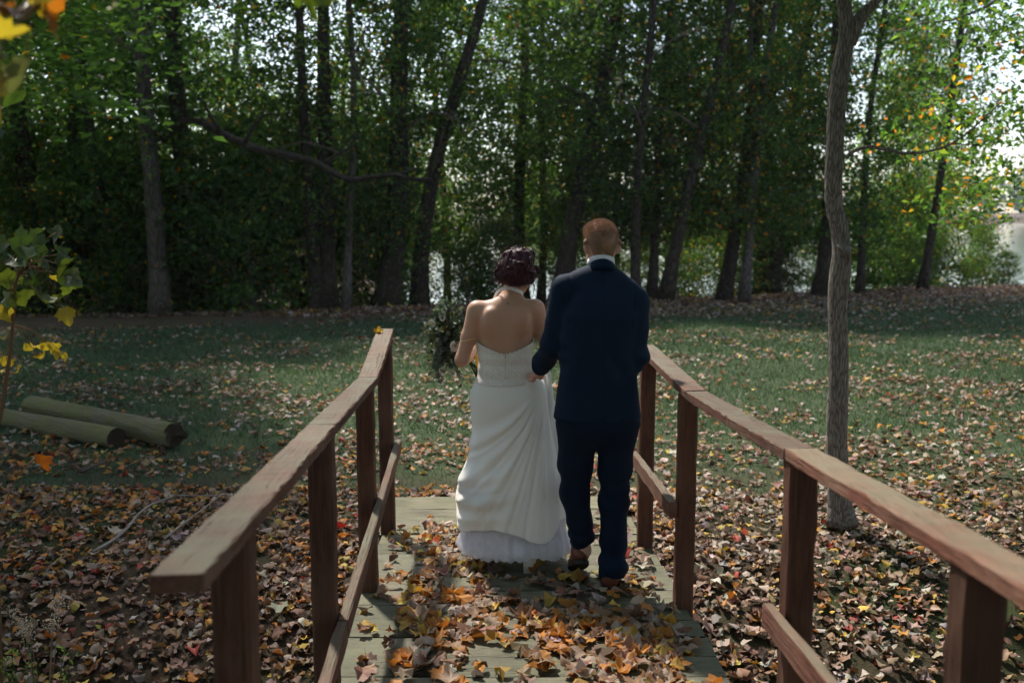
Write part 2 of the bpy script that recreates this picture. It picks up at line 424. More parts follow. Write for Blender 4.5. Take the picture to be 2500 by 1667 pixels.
tree('leaning_tree', 'dark leaning trunk midway between the man and the near single tree', 1662, 1732, 34, 25.2, CR[1], .95, seed=16)
fork, fork_path, fork_r = tree('forked_tree', 'slim grey trunk that forks into a V, left of the near single tree', 1710, 1775, 26, 24.6, CR[4], .9, bark='bark_grey', seed=17, bend=.1)
obj('trunk', trunk_mesh('trunk', curve_pts([fork_path[6], fork_path[6] + (-.1, 0, .8), fork_path[6] + (-.22, .1, 2), fork_path[6] + (-.2, .2, 6)], 12), .1, .05, M['bark_grey'], seed=71, flare=0), fork)
tree('oak_tree', 'dark straight trunk farther back behind the forked trunk', 1748, 1762, 32, 28.5, CR[0], .95, seed=18)
tree('oak_tree', 'reddish dark trunk half hidden behind the near single tree', 1888, 1895, 42, 26.0, CR[3], 1., seed=19)
tree('young_tree', 'thin dark trunk in the bushes just right of the near single tree', 1976, 1990, 20, 27.2, CR[1], .85, seed=20)
tree('birch_tree', 'slender birch with pale base leaning right, near the lake', 2118, 2192, 22, 27.5, CR[4], .72, bark='bark_dark', seed=21, bend=.1, cz=1.05)
tree('young_tree', 'thin bare stem left of the leaning birch, farther back', 2092, 2086, 20, 35.0, CR[2], .6, bark='bark_pale', seed=22, limbs=2)
tree('young_tree', 'thin bare stem right above the lake bushes, farther back', 2142, 2150, 20, 37.0, CR[0], .55, bark='bark_pale', seed=23, limbs=2)
birch_patch = None
# the long low limb of the grey trunk
def vpt(px, py, Y):
    u = (px - 1176) / F_D; v = (784 - py) / F_D
    d = np.array([u, math.cos(PITCH) + v * math.sin(PITCH), -math.sin(PITCH) + v * math.cos(PITCH)])
    return d * (Y / d[1]) + np.array([0, 0, 1.88])
o_loc = np.array(oak.location)
lp = curve_pts([vpt(375, 318, 21.3), vpt(410, 288, 21.0), vpt(452, 276, 20.7), vpt(505, 305, 20.4), vpt(600, 345, 20.0), vpt(700, 366, 19.8), vpt(745, 385, 19.6), vpt(800, 412, 19.5), vpt(850, 408, 19.4), vpt(900, 402, 19.3), vpt(950, 412, 19.2), vpt(992, 412, 19.2)], 60) - o_loc
A = Acc(); tube_into(A, lp, np.linspace(.098, .036, 60), n=10, amp=.07)
for k, (c0, c1, c2) in enumerate([((505, 305), (480, 260), (462, 225)), ((735, 382), (775, 355), (815, 335)), ((985, 410), (1010, 330), (1035, 240)), ((560, 330), (600, 270), (640, 262)), ((900, 402), (935, 395), (960, 385))]):
    q = curve_pts([vpt(*c0, 20.2 - .2 * k), vpt(*c1, 20.1 - .2 * k), vpt(*c2, 20. - .2 * k)], 10) - o_loc
    tube_into(A, q, np.linspace(.045, .015, 10), n=6)
obj('limb', A.mesh('low_limb', M['bark_dark']), oak)['label'] = 'long crooked low limb reaching right'

# more wood behind: rows of trees that only show between the front trunks
r = np.random.default_rng(77)
ORD = ('first second third fourth fifth sixth seventh eighth ninth tenth eleventh twelfth thirteenth fourteenth fifteenth sixteenth seventeenth eighteenth nineteenth twentieth twenty-first twenty-second').split()
for k in range(17):
    px = -200 + k * 124 + r.uniform(-25, 25)
    if px > 1850: continue
    Y = r.uniform(27, 36) if px > 1000 else r.uniform(26, 40)
    big = px < 950
    tree('background_tree', 'shadowy trunk deeper in the wood, %s from the left of the back row' % ORD[k], px, px + r.normal(0, 40), r.uniform(16, 34), Y, (CD if px < 300 else CR)[k % 3], r.uniform(.8, .95) if px < 300 else r.uniform(.5, .68), seed=100 + k, limbs=2, group='trees deeper in the wood', cz=r.uniform(.7, .95) if px > 300 else 1.05)
# understory
k = 0; seen = {}
for px in np.arange(-80, 2330, 46):
    r2 = np.random.default_rng(3000 + k); k += 1
    q = px + r2.uniform(-20, 20)
    xg = (q - 1176) / F_D * 23
    Y = float(crest(xg)) + r2.uniform(2.0, 6.0)
    bx, by, bz = spot(q, Y)
    dense = q < 900
    if not dense and r2.random() < .25 and q < 1800: continue
    s = empty('shrub', (bx, by, bz - .03)); s.rotation_euler = (0, 0, r2.uniform(0, 6.28))
    sc = r2.uniform(.8, 1.25) * (1.15 if dense else .72) * (1.25 if 1930 < q < 2230 else 1)
    if q > 2230: sc *= .55
    me = SHRUBS[int(r2.integers(0, 4))]
    f = obj('foliage', me, s); f.scale = (sc, sc, sc * r2.uniform(.8, 1.2))
    A = Acc()
    for w in range(5): tube_into(A, limb_path((r2.normal(0, .1), r2.normal(0, .1), 0), (r2.normal(0, .5), r2.normal(0, .5), 1), 1.9 * sc, 7, .0, 4000 + 9 * k + w), np.linspace(.016, .005, 7), n=5)
    obj('stem', A.mesh('shrub_stem', M['twig']), s)
    where = 'left of the double trunk' if q < 690 else 'between double trunk and woman' if q < 1050 else 'behind the two people' if q < 1480 else 'between man and near tree' if q < 1900 else 'right of the near tree'
    seen[where] = seen.get(where, 0) + 1
    tag(s, 'green shrub, %s from left of those %s' % (ORD[seen[where] - 1], where), 'shrub', 'shrubs along the wood edge')

# far shore wood across the lake: one hazy mass
r = np.random.default_rng(88); A = Acc()
n = 150; X = r.uniform(-320, 420, n); Y = r.uniform(440, 480, n); hh = r.uniform(13, 24, n)
for k in range(n):
    z0 = float(ground(X[k], Y[k])); q = 170
    P = r.standard_normal((q, 3)); P /= np.linalg.norm(P, axis=1)[:, None]; P *= r.uniform(.6, 1, (q, 1))
    P = P * [hh[k] * .36, hh[k] * .36, hh[k] * .5] + [X[k], Y[k], z0 + hh[k] * .5]
    col = leaf_cols(q, r, .06, -.4) * r.uniform(.7, 1.3)
    v, f, c = leaf_cards(P, r.uniform(1.6, 3.2, q), col, r, .3, .9); A.add(v, f, c)
tag(obj('far_wood', A.mesh('far_wood', M['leaf_green'], False)), 'distant hazy trees on the far shore of the lake', 'trees', kind='stuff')

# ------------------------------------------------------------------ near trees
nb = Noise(21, 12, 3, 9)
def near_path(pts, Y, n): return curve_pts([vpt(a, b, Y) for a, b in pts], n)
bx, by, bz = spot(1930, 6.75)
near = empty('single_tree', (bx, by, bz)); nl = np.array(near.location)
tp = near_path([(1932, 1200), (1926, 1120), (1922, 1000), (1926, 850), (1924, 700), (1932, 600), (1930, 540), (1914, 450), (1920, 300), (1928, 180), (1944, 80), (1938, 0), (1925, -160), (1930, -700)], 6.75, 70) - nl
wd = np.interp(np.linspace(0, 1, 70), [0, .04, .1, .3, .36, .4, .55, .72, 1], [.112, .084, .071, .061, .067, .058, .056, .054, .03])
A = Acc(); tube_into(A, tp, wd, n=28, amp=.012)
tv = A.v[0]; ang = np.arctan2(tv[:, 1] - 0, tv[:, 0] - np.interp(tv[:, 2], tp[:, 2], tp[:, 0]))
dirs = np.stack([np.cos(ang), np.sin(ang), 0 * ang], -1)
A.v[0] = tv + dirs * (.0026 * np.sin(ang * 11 + 2.5 * nb(tv * [0, 0, .12]) + tv[:, 2] * 1.4) + .0035 * nb(tv * [.5, .5, .25]))[:, None]
obj('trunk', A.mesh('near_trunk', M['bark_near']), near)
kn = near_path([(1936, 580), (1946, 572), (1954, 568)], 6.7, 5) - nl
obj('knot', tube_mesh('knot', M['bark_near'], kn, [.06, .045, .012], n=10, amp=.06) if False else tube_mesh('knot', M['bark_near'], kn, [.066, .06, .045, .03, .01], n=10, amp=.06), near)
kn = near_path([(1936, 700), (1932, 690)], 6.75, 3)
A = Acc(); tube_into(A, near_path([(1950, 100), (1968, 55), (1990, 25), (2020, -10), (2120, -160), (2250, -380)], 6.75, 24) - nl, np.linspace(.05, .018, 24), n=12, amp=.02)
obj('limb', A.mesh('limb', M['bark_near']), near)['label'] = 'stout upper fork reaching right'
A = Acc(); tb = near_path([(1945, 362), (1960, 348), (1995, 337), (2030, 343), (2085, 352), (2140, 346), (2190, 328), (2240, 290), (2300, 235)], 6.7, 40) - nl
tube_into(A, tb, np.linspace(.014, .004, 40), n=7, amp=.04)
for k, (c0, c1) in enumerate([((2085, 352), (2120, 330)), ((2150, 343), (2165, 300)), ((2190, 328), (2250, 330)), ((2030, 343), (2060, 320))]):
    tube_into(A, near_path([c0, ((c0[0] + c1[0]) / 2, (c0[1] + c1[1]) / 2 + 4), c1], 6.7, 6) - nl, np.linspace(.005, .002, 6), n=5)
obj('limb', A.mesh('limb', M['bark_near']), near)['label'] = 'thin bare branch curving out to the right'
c = obj('crown', CROWNS[1], near, (.2, 0, 3.1)); c.scale = (.85, .85, .55)
tag(near, 'slender grey barked tree standing alone on the lawn right of the bridge', 'tree')

# trees just outside the frame: their crowns shade the bridge and hang into the upper corners
def side_tree(name, label, x, y, crown, sc, H, r0, cz=0., seed=0):
    t = empty(name, (x, y, float(ground(x, y)) - .05)); path = bend_path((0, 0, 0), (.3, 0, H), 16, .12, seed)
    obj('trunk', trunk_mesh('trunk', path, r0, r0 * .4, M['bark_grey'], seed=seed), t)
    for k in range(5):
        lb = obj('limb', LIMBS[k % 4], t, path[7 + k]); lb.rotation_euler = (0, -.2, k * 1.3 + seed); lb.scale = (1.4,) * 3
    c = obj('crown', crown, t, (0, 0, cz)); c.scale = sc; c.rotation_euler = (0, 0, seed)
    return tag(t, label, 'tree', 'trees beside the lawn')
MAPLE_CR = crown_mesh('crown_maple', 191, 520, 42, .10, tree_shape(2.1, 8.5, 4.1, .75), .07)
side_tree('maple_tree', 'maple with orange tinged leaves hanging into the upper right corner', 8.6, 13.2, MAPLE_CR, (1., 1., 1.), 8, .16, .1, 3)
side_tree('maple_tree', 'tall tree left of the lawn whose high crown shades the bridge', -7.6, 12.4, CROWNS[0], (1.5, 1.5, .8), 10, .2, 2.2, 5)

side_tree('maple_tree', 'tallest tree at the left edge of the lawn, its crown high above the frame', -9.7, 17.4, CROWNS[3], (1.4, 1.4, 1.05), 14, .26, 2.5, 6)
BACK_CR = [crown_mesh('crown_coarse', 180 + q, 170, 14, .30, tree_shape(1.6, 12, 3.1, .8), .03, .35, .8) for q in range(2)]
BACK = [(-4.6, 2.6, .9, 2.5), (-6.8, 6.6, 1.2, 1.5), (5.2, 1.2, 1.1, 2.2), (7.8, 6.2, 1.2, 1.6), (-3.2, -3.6, 1.3, 1.2), (3.4, -4.2, 1.35, 1.2), (-8.5, -2.0, 1.5, .5), (9.0, -2.6, 1.5, .5), (0.2, -8.6, 1.6, .6), (-6.5, -9.5, 1.6, 0.), (7.2, -10., 1.6, 0.)]  # off-frame trees added around the camera to block skylight from behind
for k, (x, y, sc, cz) in enumerate(BACK):
    bt = side_tree('maple_tree', 'off-frame tree added on the near bank to block skylight, %s of those around the photographer' % ORD[k], x, y, BACK_CR[k % 2], (sc, sc, .85), 10, .17, cz, 10 + k)
    if k == 0: NEAR_MAPLE = bt

# ------------------------------------------------------------------ leaf shapes
HALF = [(0, -.02), (.24, -.03), (.33, .13), (.54, .29), (.41, .41), (.45, .57), (.27, .56), (.21, .80), (0, .98)]
OUT = np.array(HALF + [(-a, b) for a, b in HALF[-2:0:-1]])
HALFC = [(0, -.02), (.27, .02), (.34, .17), (.50, .36), (.36, .50), (.24, .74), (0, .96)]
OUTC = np.array(HALFC + [(-a, b) for a, b in HALFC[-2:0:-1]])
def leaf_template(out):
    v = np.concatenate([[(0, .32)], out]); n = len(out); j = np.arange(n)
    return v, np.stack([np.zeros(n, int), 1 + j, 1 + (j + 1) % n], -1)
nO = len(OUT); jO = np.arange(nO); TV = np.concatenate([[(0, .34)], (OUT - [0, .34]) * .55 + [0, .34], OUT]); TFT = np.stack([0 * jO, 1 + jO, 1 + (jO + 1) % nO], -1); TFQ = np.stack([1 + jO, 1 + nO + jO, 1 + nO + (jO + 1) % nO, 1 + (jO + 1) % nO], -1)
TVC, TFC = leaf_template(OUTC)
def leaf_mesh(name, seed, mat, curl=.5, stem=True):
    r = np.random.default_rng(seed); v = np.zeros((len(TV), 3)); v[:, :2] = TV - [0, .35]
    v[:, 0] *= r.uniform(.8, 1.15); v[:, :2] *= 1 + r.normal(0, .06, (len(v), 1))
    a, b, c_, tw = r.uniform(.1, 1.1) * curl, r.uniform(-.6, .9) * curl, r.uniform(-.6, .6) * curl, r.uniform(-1, 1) * curl
    fo = r.uniform(.0, 1.0) * curl; v[:, 0] /= math.sqrt(1 + fo * fo * .8); x, y = v[:, 0].copy(), v[:, 1].copy()
    v[:, 2] = a * x * x + b * y * y + c_ * x * y + tw * x * x * y * 1.5 + np.abs(x) * fo + r.normal(0, .075, len(x)) * curl
    th_ = np.arctan2(y, x + 1e-6); v[:, 2] += (x * x + y * y) * curl * r.uniform(.3, 1.2) * np.sin(th_ * r.integers(2, 6) + r.uniform(0, 6.28))
    A = Acc(); A.add(v, TFT); A.f.setdefault(4, []).append(TFQ)
    if stem: tube_into(A, curve_pts([(0, -.33, 0), (.02, -.55, .03), (r.uniform(-.15, .15), -.8, r.uniform(-.05, .12))], 4), [.014, .011, .01, .012], n=4)
    return A.mesh(name, mat, smooth=True)
def leaf_mass(P, size, col, r, curl=.6, tilt=.35, nrm=None):
    """many coarse curled maple leaves as one vertex/face set; P (N,3)"""
    n = len(P); K = len(TVC); oval = np.column_stack([np.sign(TVC[:, 0]) * .27 * np.sin(np.clip(TVC[:, 1], 0, 1) * math.pi) ** .7, TVC[:, 1]])
    kind_ = (r.random((n, 1)) < .38); bx_a = np.where(kind_, oval[None, :, 0], TVC[None, :, 0]); by_a = np.where(kind_, oval[None, :, 1], TVC[None, :, 1]) - .35
    x = bx_a * r.uniform(.75, 1.2, (n, 1)) * (1 + r.normal(0, .12, (n, K))); y = by_a * (1 + r.normal(0, .06, (n, K)))
    fold_ = r.uniform(-.2, 1.3, (n, 1)) * curl; x = x / np.sqrt(1 + fold_ ** 2 * .8); z = np.abs(x) * fold_ + r.uniform(.1, 1.3, (n, 1)) * curl * x * x + r.uniform(-.7, 1., (n, 1)) * curl * y * y + r.uniform(-.9, .9, (n, 1)) * curl * x * y + r.normal(0, .10, (n, K)) * curl; y = y * r.uniform(.7, 1.05, (n, 1))
    ta = np.arctan2(by_a, bx_a + 1e-6); z = z + (x * x + y * y) * curl * (r.uniform(.1, .8, (n, 1)) * np.sin(ta * r.integers(2, 5, (n, 1)) + r.uniform(0, 6.28, (n, 1))))
    yaw = r.uniform(0, 6.283, (n, 1)); tx = r.normal(0, tilt, (n, 1)); ty = r.normal(0, tilt, (n, 1))
    flip = np.where(r.random((n, 1)) < .5, -1, 1); z = z * flip
    y, z = y * np.cos(tx) - z * np.sin(tx), y * np.sin(tx) + z * np.cos(tx)
    x, z = x * np.cos(ty) + z * np.sin(ty), -x * np.sin(ty) + z * np.cos(ty)
    x, y = x * np.cos(yaw) - y * np.sin(yaw), x * np.sin(yaw) + y * np.cos(yaw)
    z = z - z.min(1, keepdims=True) * .75
    v = np.stack([x, y, z], -1) * np.reshape(size, (n, 1, 1)) + P[:, None]
    f = TFC[None] + (np.arange(n) * K)[:, None, None]
    return v.reshape(-1, 3), f.reshape(-1, 3), np.repeat(col, K, 0)
PAL = np.array([(.30, .19, .12), (.40, .30, .23), (.15, .08, .045), (.46, .19, .035), (.50, .33, .06), (.07, .035, .02), (.36, .05, .03), (.24, .13, .09), (.45, .38, .33)])
def litter_cols(n, r, w):
    w = np.array(w, float); k = r.choice(len(PAL), n, p=w / w.sum())
    return np.clip(PAL[k] * r.uniform(.5, 1.2, (n, 1)) * r.normal(1, .07, (n, 3)), .01, .7)

# ------------------------------------------------------------------ footbridge
def deck_z(y): return .28 - .056 * y
def axis_x(y): return .04 - .038 * (y - 4.26)
bridge = empty('footbridge', (0, 0, 0))
tag(bridge, 'weathered wooden footbridge with reddish brown rails under the two people', 'footbridge')
def board(name, p0, p1, w, t, mat, parent, up=(0, 0, 1), seed=0, rough=.0016, nseg=14, edge=None):
    """a sawn board from p0 to p1; w across, t along 'up'; softened, slightly uneven edges"""
    p0, p1 = Vector(p0), Vector(p1); d = p1 - p0; L = d.length; ex = d.normalized(); up = Vector(up)
    ey = up.cross(ex).normalized(); ez = ex.cross(ey)
    r = np.random.default_rng(seed); ch = min(w, t) * .1
    hw, ht = w / 2, t / 2
    ring = np.array([(-hw + ch, -ht), (hw - ch, -ht), (hw, -ht + ch), (hw, ht - ch), (hw - ch, ht), (-hw + ch, ht), (-hw, ht - ch), (-hw, -ht + ch)])
    xs = np.concatenate([[-L / 2], [-L / 2 + .004], np.linspace(-L / 2, L / 2, nseg)[1:-1], [L / 2 - .004], [L / 2]])
    V = []
    bow = r.normal(0, rough * 2, 2)
    for k, x in enumerate(xs):
        s = .93 if k in (0, len(xs) - 1) else 1
        q = ring * s + r.normal(0, rough, (8, 2)) + bow * math.cos(x / L * math.pi)
        V.append(np.column_stack([np.full(8, x), q]))
    V = np.concatenate(V); K = len(xs); j = np.arange(8); j2 = (j + 1) % 8
    F = np.concatenate([np.stack([k * 8 + j, k * 8 + j2, k * 8 + 8 + j2, k * 8 + 8 + j], -1) for k in range(K - 1)])
    E8 = np.stack([np.arange(8)[::-1], np.arange(8) + (K - 1) * 8])
    me = mesh(name, V, [F, E8], mat, smooth=False)
    if edge is not None:
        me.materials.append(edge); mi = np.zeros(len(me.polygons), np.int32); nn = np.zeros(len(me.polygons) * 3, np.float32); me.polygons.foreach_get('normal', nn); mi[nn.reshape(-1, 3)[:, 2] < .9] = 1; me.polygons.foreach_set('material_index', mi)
    o = obj(name, me, parent)
    o.matrix_local = Matrix((( ex.x, ey.x, ez.x, (p0.x + p1.x) / 2), (ex.y, ey.y, ez.y, (p0.y + p1.y) / 2), (ex.z, ey.z, ez.z, (p0.z + p1.z) / 2), (0, 0, 0, 1)))
    return o
pr = np.random.default_rng(6)
yb = 6.42; k = 0; PL = .209
nail_me = None
while yb > -1.2:
    y0 = yb - PL + .024 + pr.normal(0, .0015); y1 = yb; ym = (y0 + y1) / 2; ax = axis_x(ym)
    l = ax - .785 + pr.normal(0, .012); rr_ = ax + .80 + pr.normal(0, .012)
    zz = deck_z(ym) - .02 + pr.normal(0, .0015)
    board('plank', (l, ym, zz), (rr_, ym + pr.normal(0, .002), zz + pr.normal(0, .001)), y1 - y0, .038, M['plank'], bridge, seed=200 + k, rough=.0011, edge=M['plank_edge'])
    yb -= PL; k += 1
board('ramp_plank', (axis_x(6.7) - .8, 6.66, -.125), (axis_x(6.7) + .8, 6.68, -.125), .30, .045, M['plank'], bridge, seed=299)
for s in (-.62, .0, .62):
    board('beam', (axis_x(-1.1) + s, -1.1, deck_z(-1.1) - .14), (axis_x(6.4) + s, 6.4, deck_z(6.4) - .14), .07, .19, M['post'], bridge, seed=310 + int(s * 10))
RH = 1.06; PW = .084
def rail_in(side, y): return axis_x(y) + (.733 if side > 0 else -.688)
def pt(side, y, off, z): return (rail_in(side, y) + side * off, y, z)
def post(side, y, ztop, zbot, seed):
    x = rail_in(side, y) + side * (PW / 2 + .002)
    board('post', (x, y, zbot), (x + side * .004, y, ztop), PW, PW, M['post'], bridge, up=(0, 1, 0), seed=seed, rough=.0012)
LEFTP = [(.75, None), (2.12, None), (3.38, None), (4.76, None), (5.86, 1.187)]
RIGHTP = [(.75, None), (1.87, None), (2.93, None), (4.52, None), (5.56, 1.118)]
for side, PP in ((-1, LEFTP), (1, RIGHTP)):
    for k, (y, zt) in enumerate(PP):
        if side == -1 and y < 1: continue
        top = (deck_z(y) + RH if zt is None else zt) - .040
        post(side, y, top, deck_z(y) - .22, 400 + k + (20 if side > 0 else 0))
W_, T_ = .098, .038
def rail(side, ya, za, yb_, zb, seed, name='handrail'):
    return board(name, pt(side, ya, W_ / 2 - .002, za - T_ / 2), pt(side, yb_, W_ / 2 - .002, zb - T_ / 2), W_, T_, M['rail'], bridge, seed=seed, rough=.0011, nseg=44)
def rz_(y): return deck_z(y) + RH
rail(-1, 1.70, rz_(1.70), 3.395, rz_(3.395), 501); rail(-1, 3.40, rz_(3.40), 4.905, rz_(4.905), 502); rail(-1, 4.91, rz_(4.91) + .001, 5.93, 1.192, 503)
rail(1, .55, rz_(.55), 2.935, rz_(2.935), 504); rail(1, 2.94, rz_(2.94), 4.345, rz_(4.345), 505); rail(1, 4.35, rz_(4.35) + .001, 5.66, 1.128, 506)
def mid(side, ya, za, yb_, zb, seed):
    return board('mid_rail', pt(side, ya, -.02, za), pt(side, yb_, -.02, zb), .036, .075, M['rail'], bridge, seed=seed)
mid(-1, 1.5, .40, 3.33, .425, 511); mid(-1, 3.34, .43, 5.93, .475, 512)
mid(1, .6, .70, 2.99, .63, 513); mid(1, 4.47, .515, 5.62, .478, 514)

# ------------------------------------------------------------------ leaf litter and grass
lr = np.random.default_rng(31)
def on_deck(x, y): return (np.abs(x - axis_x(y)) < .86) & (y < 6.8)
def scatter(y0, y1, dens, r, xr=None):
    w = .58 * y1 + 1.2 if xr is None else xr
    n = int(dens * 2 * w * (y1 - y0)); x = r.uniform(-w, w, n); y = r.uniform(y0, y1, n)
    k = (np.abs(x) < .56 * y + 1.0); return x[k], y[k]
ln = Noise(8, 16, .12, .6)
A = Acc()
BROWN = (9, 6, 8, 7, 2.5, 6, .8, 9, 3); ORANGE = (8, 5, 6, 13, 4, 4, 1.2, 8, 3); PALE = (8, 10, 6, 2.2, 3, 5, .5, 6, 9)
for (y0, y1, dens, size, left_w, right_w, sharp) in [
        (2.4, 6.0, 760, (.03, .088), BROWN, PALE, 0), (6.0, 7.6, 560, (.035, .085), ORANGE, PALE, 0), (7.6, 9.2, 260, (.04, .09), ORANGE, PALE, .35), (9.2, 12.5, 125, (.05, .095), PALE, PALE, .35),
        (12.5, 16.5, 80, (.055, .095), PALE, PALE, .5), (16.5, 20.5, 45, (.06, .10), PALE, PALE, .5), (20.5, 34, 150, (.06, .11), PALE, PALE, .1)]:
    x, y = scatter(y0, y1, dens, lr)
    keep = ~on_deck(x, y) & (y < crest(x) + 2.5)
    if sharp: keep &= lr.random(len(x)) < np.clip(1 - sharp + sharp * 2. * ln(np.stack([x * 1.8, y * 1.8, 0 * x], -1)), .05, 1)
    if 16.0 < y0 < 21: pass
    if y0 >= 20: keep &= (y > crest(x) - 4.2) | (lr.random(len(x)) < .25)
    else: keep &= (y < crest(x) - 1.)
    x, y = x[keep], y[keep]
    # the ditch keeps darker gaps
    if y0 < 6: keep = lr.random(len(x)) < np.clip(.85 + .35 * ln(np.stack([x * 3, y * 3, 0 * x + 3], -1)), .3, 1); x, y = x[keep], y[keep]
    P = np.stack([x, y, ground(x, y) + lr.uniform(.0, .028 if y0 < 9 else .03, len(x))], -1)
    cl = litter_cols(len(x), lr, left_w); crr = litter_cols(len(x), lr, right_w)
    col = np.where((x + lr.normal(0, .8, len(x)) < .3)[:, None], cl, crr)
    v, f, c = leaf_mass(P, lr.uniform(*size, len(x)), col, lr, curl=.65, tilt=.26); A.add(v, f, c)
tag(obj('leaf_litter', A.mesh('leaf_litter', M['leaf_litter'], True)), 'carpet of fallen brown and orange leaves over the banks and lawn', 'leaves', kind='stuff')

gr = np.random.default_rng(32); A = Acc()
for (y0, y1, dens, h, w) in [(5.6, 9.5, 800, .055, .007), (9.5, 14, 800, .06, .011), (14, 25, 480, .065, .018)]:
    x, y = scatter(y0, y1, dens, gr)
    pn = ln(np.stack([x * 1.6, y * 1.6, 0 * x + 9], -1))
    keep = ~on_deck(x, y) & (y < crest(x) - 1.5 + gr.normal(0, .8, len(x))) & (gr.random(len(x)) < np.clip(sstep(6.6, 9.2, y + .2 * np.abs(x) + .8 * pn) + .12 * (pn > .9), 0, 1))
    x, y = x[keep], y[keep]; n = len(x)
    th = gr.uniform(0, 6.28, n); lean = gr.normal(0, .5, (n, 2)) * h; hh = h * gr.uniform(.5, 1.3, n); z = ground(x, y) - .004
    d = np.stack([np.cos(th), np.sin(th)], -1) * w * .5
    v = np.empty((n, 3, 3)); v[:, 0, :2] = np.stack([x, y], -1) - d; v[:, 1, :2] = np.stack([x, y], -1) + d; v[:, 2, :2] = np.stack([x, y], -1) + lean
    v[:, :2, 2] = z[:, None]; v[:, 2, 2] = z + hh
    col = np.array([.048, .090, .052]) * gr.uniform(.6, 1.6, (n, 1)) + np.array([.04, .03, .0]) * (gr.random((n, 1)) < .15)
    A.add(v.reshape(-1, 3), np.arange(n * 3).reshape(-1, 3), np.repeat(col, 3, 0))
tag(obj('grass', A.mesh('grass', M['grass'], False)), 'short green lawn grass beyond the bridge', 'grass', kind='stuff')

# leaves lying on the deck: one object each
DECK_LEAVES = [leaf_mesh('fallen_leaf', 700 + s, M['leaf_single'], curl=(.35, .55, .8, 1.)[s % 4]) for s in range(24)]
dr = np.random.default_rng(33)
def deck_spots():
    out = []
    def blob(n, x, y, sx, sy): out.extend(np.column_stack([dr.normal(x, sx, n), dr.normal(y, sy, n)]))
    blob(110, .47, 3.75, .20, .28); blob(70, .33, 4.15, .22, .18); blob(45, -.38, 3.95, .13, .2); blob(45, -.25, 4.35, .2, .16)
    blob(35, -.30, 4.75, .22, .14); blob(55, -.36, 5.25, .12, .25); blob(40, -.42, 5.75, .14, .2); blob(30, .1, 4.5, .25, .1)
    blob(35, .62, 4.75, .1, .3); blob(25, .25, 4.85, .2, .12); blob(25, .0, 5.6, .3, .2); blob(14, .0, 4.0, .3, .3); blob(22, .66, 5.5, .08, .4); blob(30, .2, 6.1, .4, .2); blob(35, -.1, 3.2, .4, .3); out.extend(np.column_stack([dr.uniform(-.7, .8, 70), dr.uniform(3.5, 6.3, 70)]))
    return np.array(out)
sp = np.concatenate([deck_spots(), deck_spots()[::2]]); keep = np.abs(sp[:, 0] - axis_x(sp[:, 1])) < .74; keep &= sp[:, 1] < 6.35; sp = sp[keep]
vis = (sp[:, 1] > 3.55); sp = np.concatenate([sp[vis], sp[~vis]])
WORDS = {0: 'tan', 1: 'pale buff', 2: 'dark brown', 3: 'orange', 4: 'yellow', 5: 'blackish brown', 6: 'red', 7: 'russet', 8: 'greyish pale'}
WW = np.array((9, 8, 3, 12, 5, 2, .6, 7, 4.)); WW /= WW.sum()
rest = []
for k, (x, y) in enumerate(sp):
    if k >= 300: rest.append((x, y)); continue
    ci = int(dr.choice(9, p=WW)); c = np.clip(PAL[ci] * dr.uniform(.8, 1.2), 0, .8)
    o = obj('fallen_leaf', DECK_LEAVES[k % 24]); s_ = dr.uniform(.05, .115)
    o.scale = (s_,) * 3; o.rotation_euler = (dr.normal(0, .16), dr.normal(0, .16) + (math.pi if dr.random() < .4 else 0), dr.uniform(0, 6.28))
    o.location = (x, y, deck_z(y) + .008 + dr.uniform(0, .02)); o.color = (*c, 1)
    where = 'right half of the deck near the camera' if x > .1 and y < 4.45 else 'left half of the deck near the camera' if y < 4.45 else 'deck left of the woman' if x < -.15 else 'deck around the feet of the two people'
    tag(o, 'curled %s maple leaf fallen on the %s' % (WORDS[ci], where), 'leaf', 'fallen leaves on the bridge deck')
if rest:
    rest = np.array(rest); P = np.column_stack([rest, deck_z(rest[:, 1]) + .012])
    v, f, c = leaf_mass(P, dr.uniform(.06, .1, len(P)), litter_cols(len(P), dr, WW), dr, .65, .15)
    tag(obj('deck_leaf_litter', mesh('deck_leaf_litter', v, f, M['leaf_litter'], c, False)), 'more fallen maple leaves scattered over the bridge deck', 'leaves', kind='stuff')

# ------------------------------------------------------------------ implicit-surface modelling for the two people
def s_cap(P, a, b, ra, rb):
    a = np.asarray(a, np.float32); b = np.asarray(b, np.float32); ab = b - a
    t = np.clip(((P - a) @ ab) / (ab @ ab), 0, 1)
    return np.linalg.norm(P - a - t[:, None] * ab, axis=1) - (ra + (rb - ra) * t)
def s_ell(P, c, r, rot=None):
    q = P - np.asarray(c, np.float32)
    if rot is not None: q = q @ np.array(rot, np.float32)
    r = np.asarray(r, np.float32); k0 = np.linalg.norm(q / r, axis=1); k1 = np.linalg.norm(q / (r * r), axis=1)
    return k0 * (k0 - 1) / (k1 + 1e-9)
def tabf(zs, vals):
    """smooth table lookup"""
    zs = np.asarray(zs, float); vals = np.asarray(vals, float)
    d = np.linspace(zs[0], zs[-1], 160); w = np.interp(d, zs, vals)
    k = np.hanning(17); k /= k.sum(); w = np.convolve(np.pad(w, 8, mode='edge'), k, 'valid')
    return lambda z: np.interp(z, d, w)
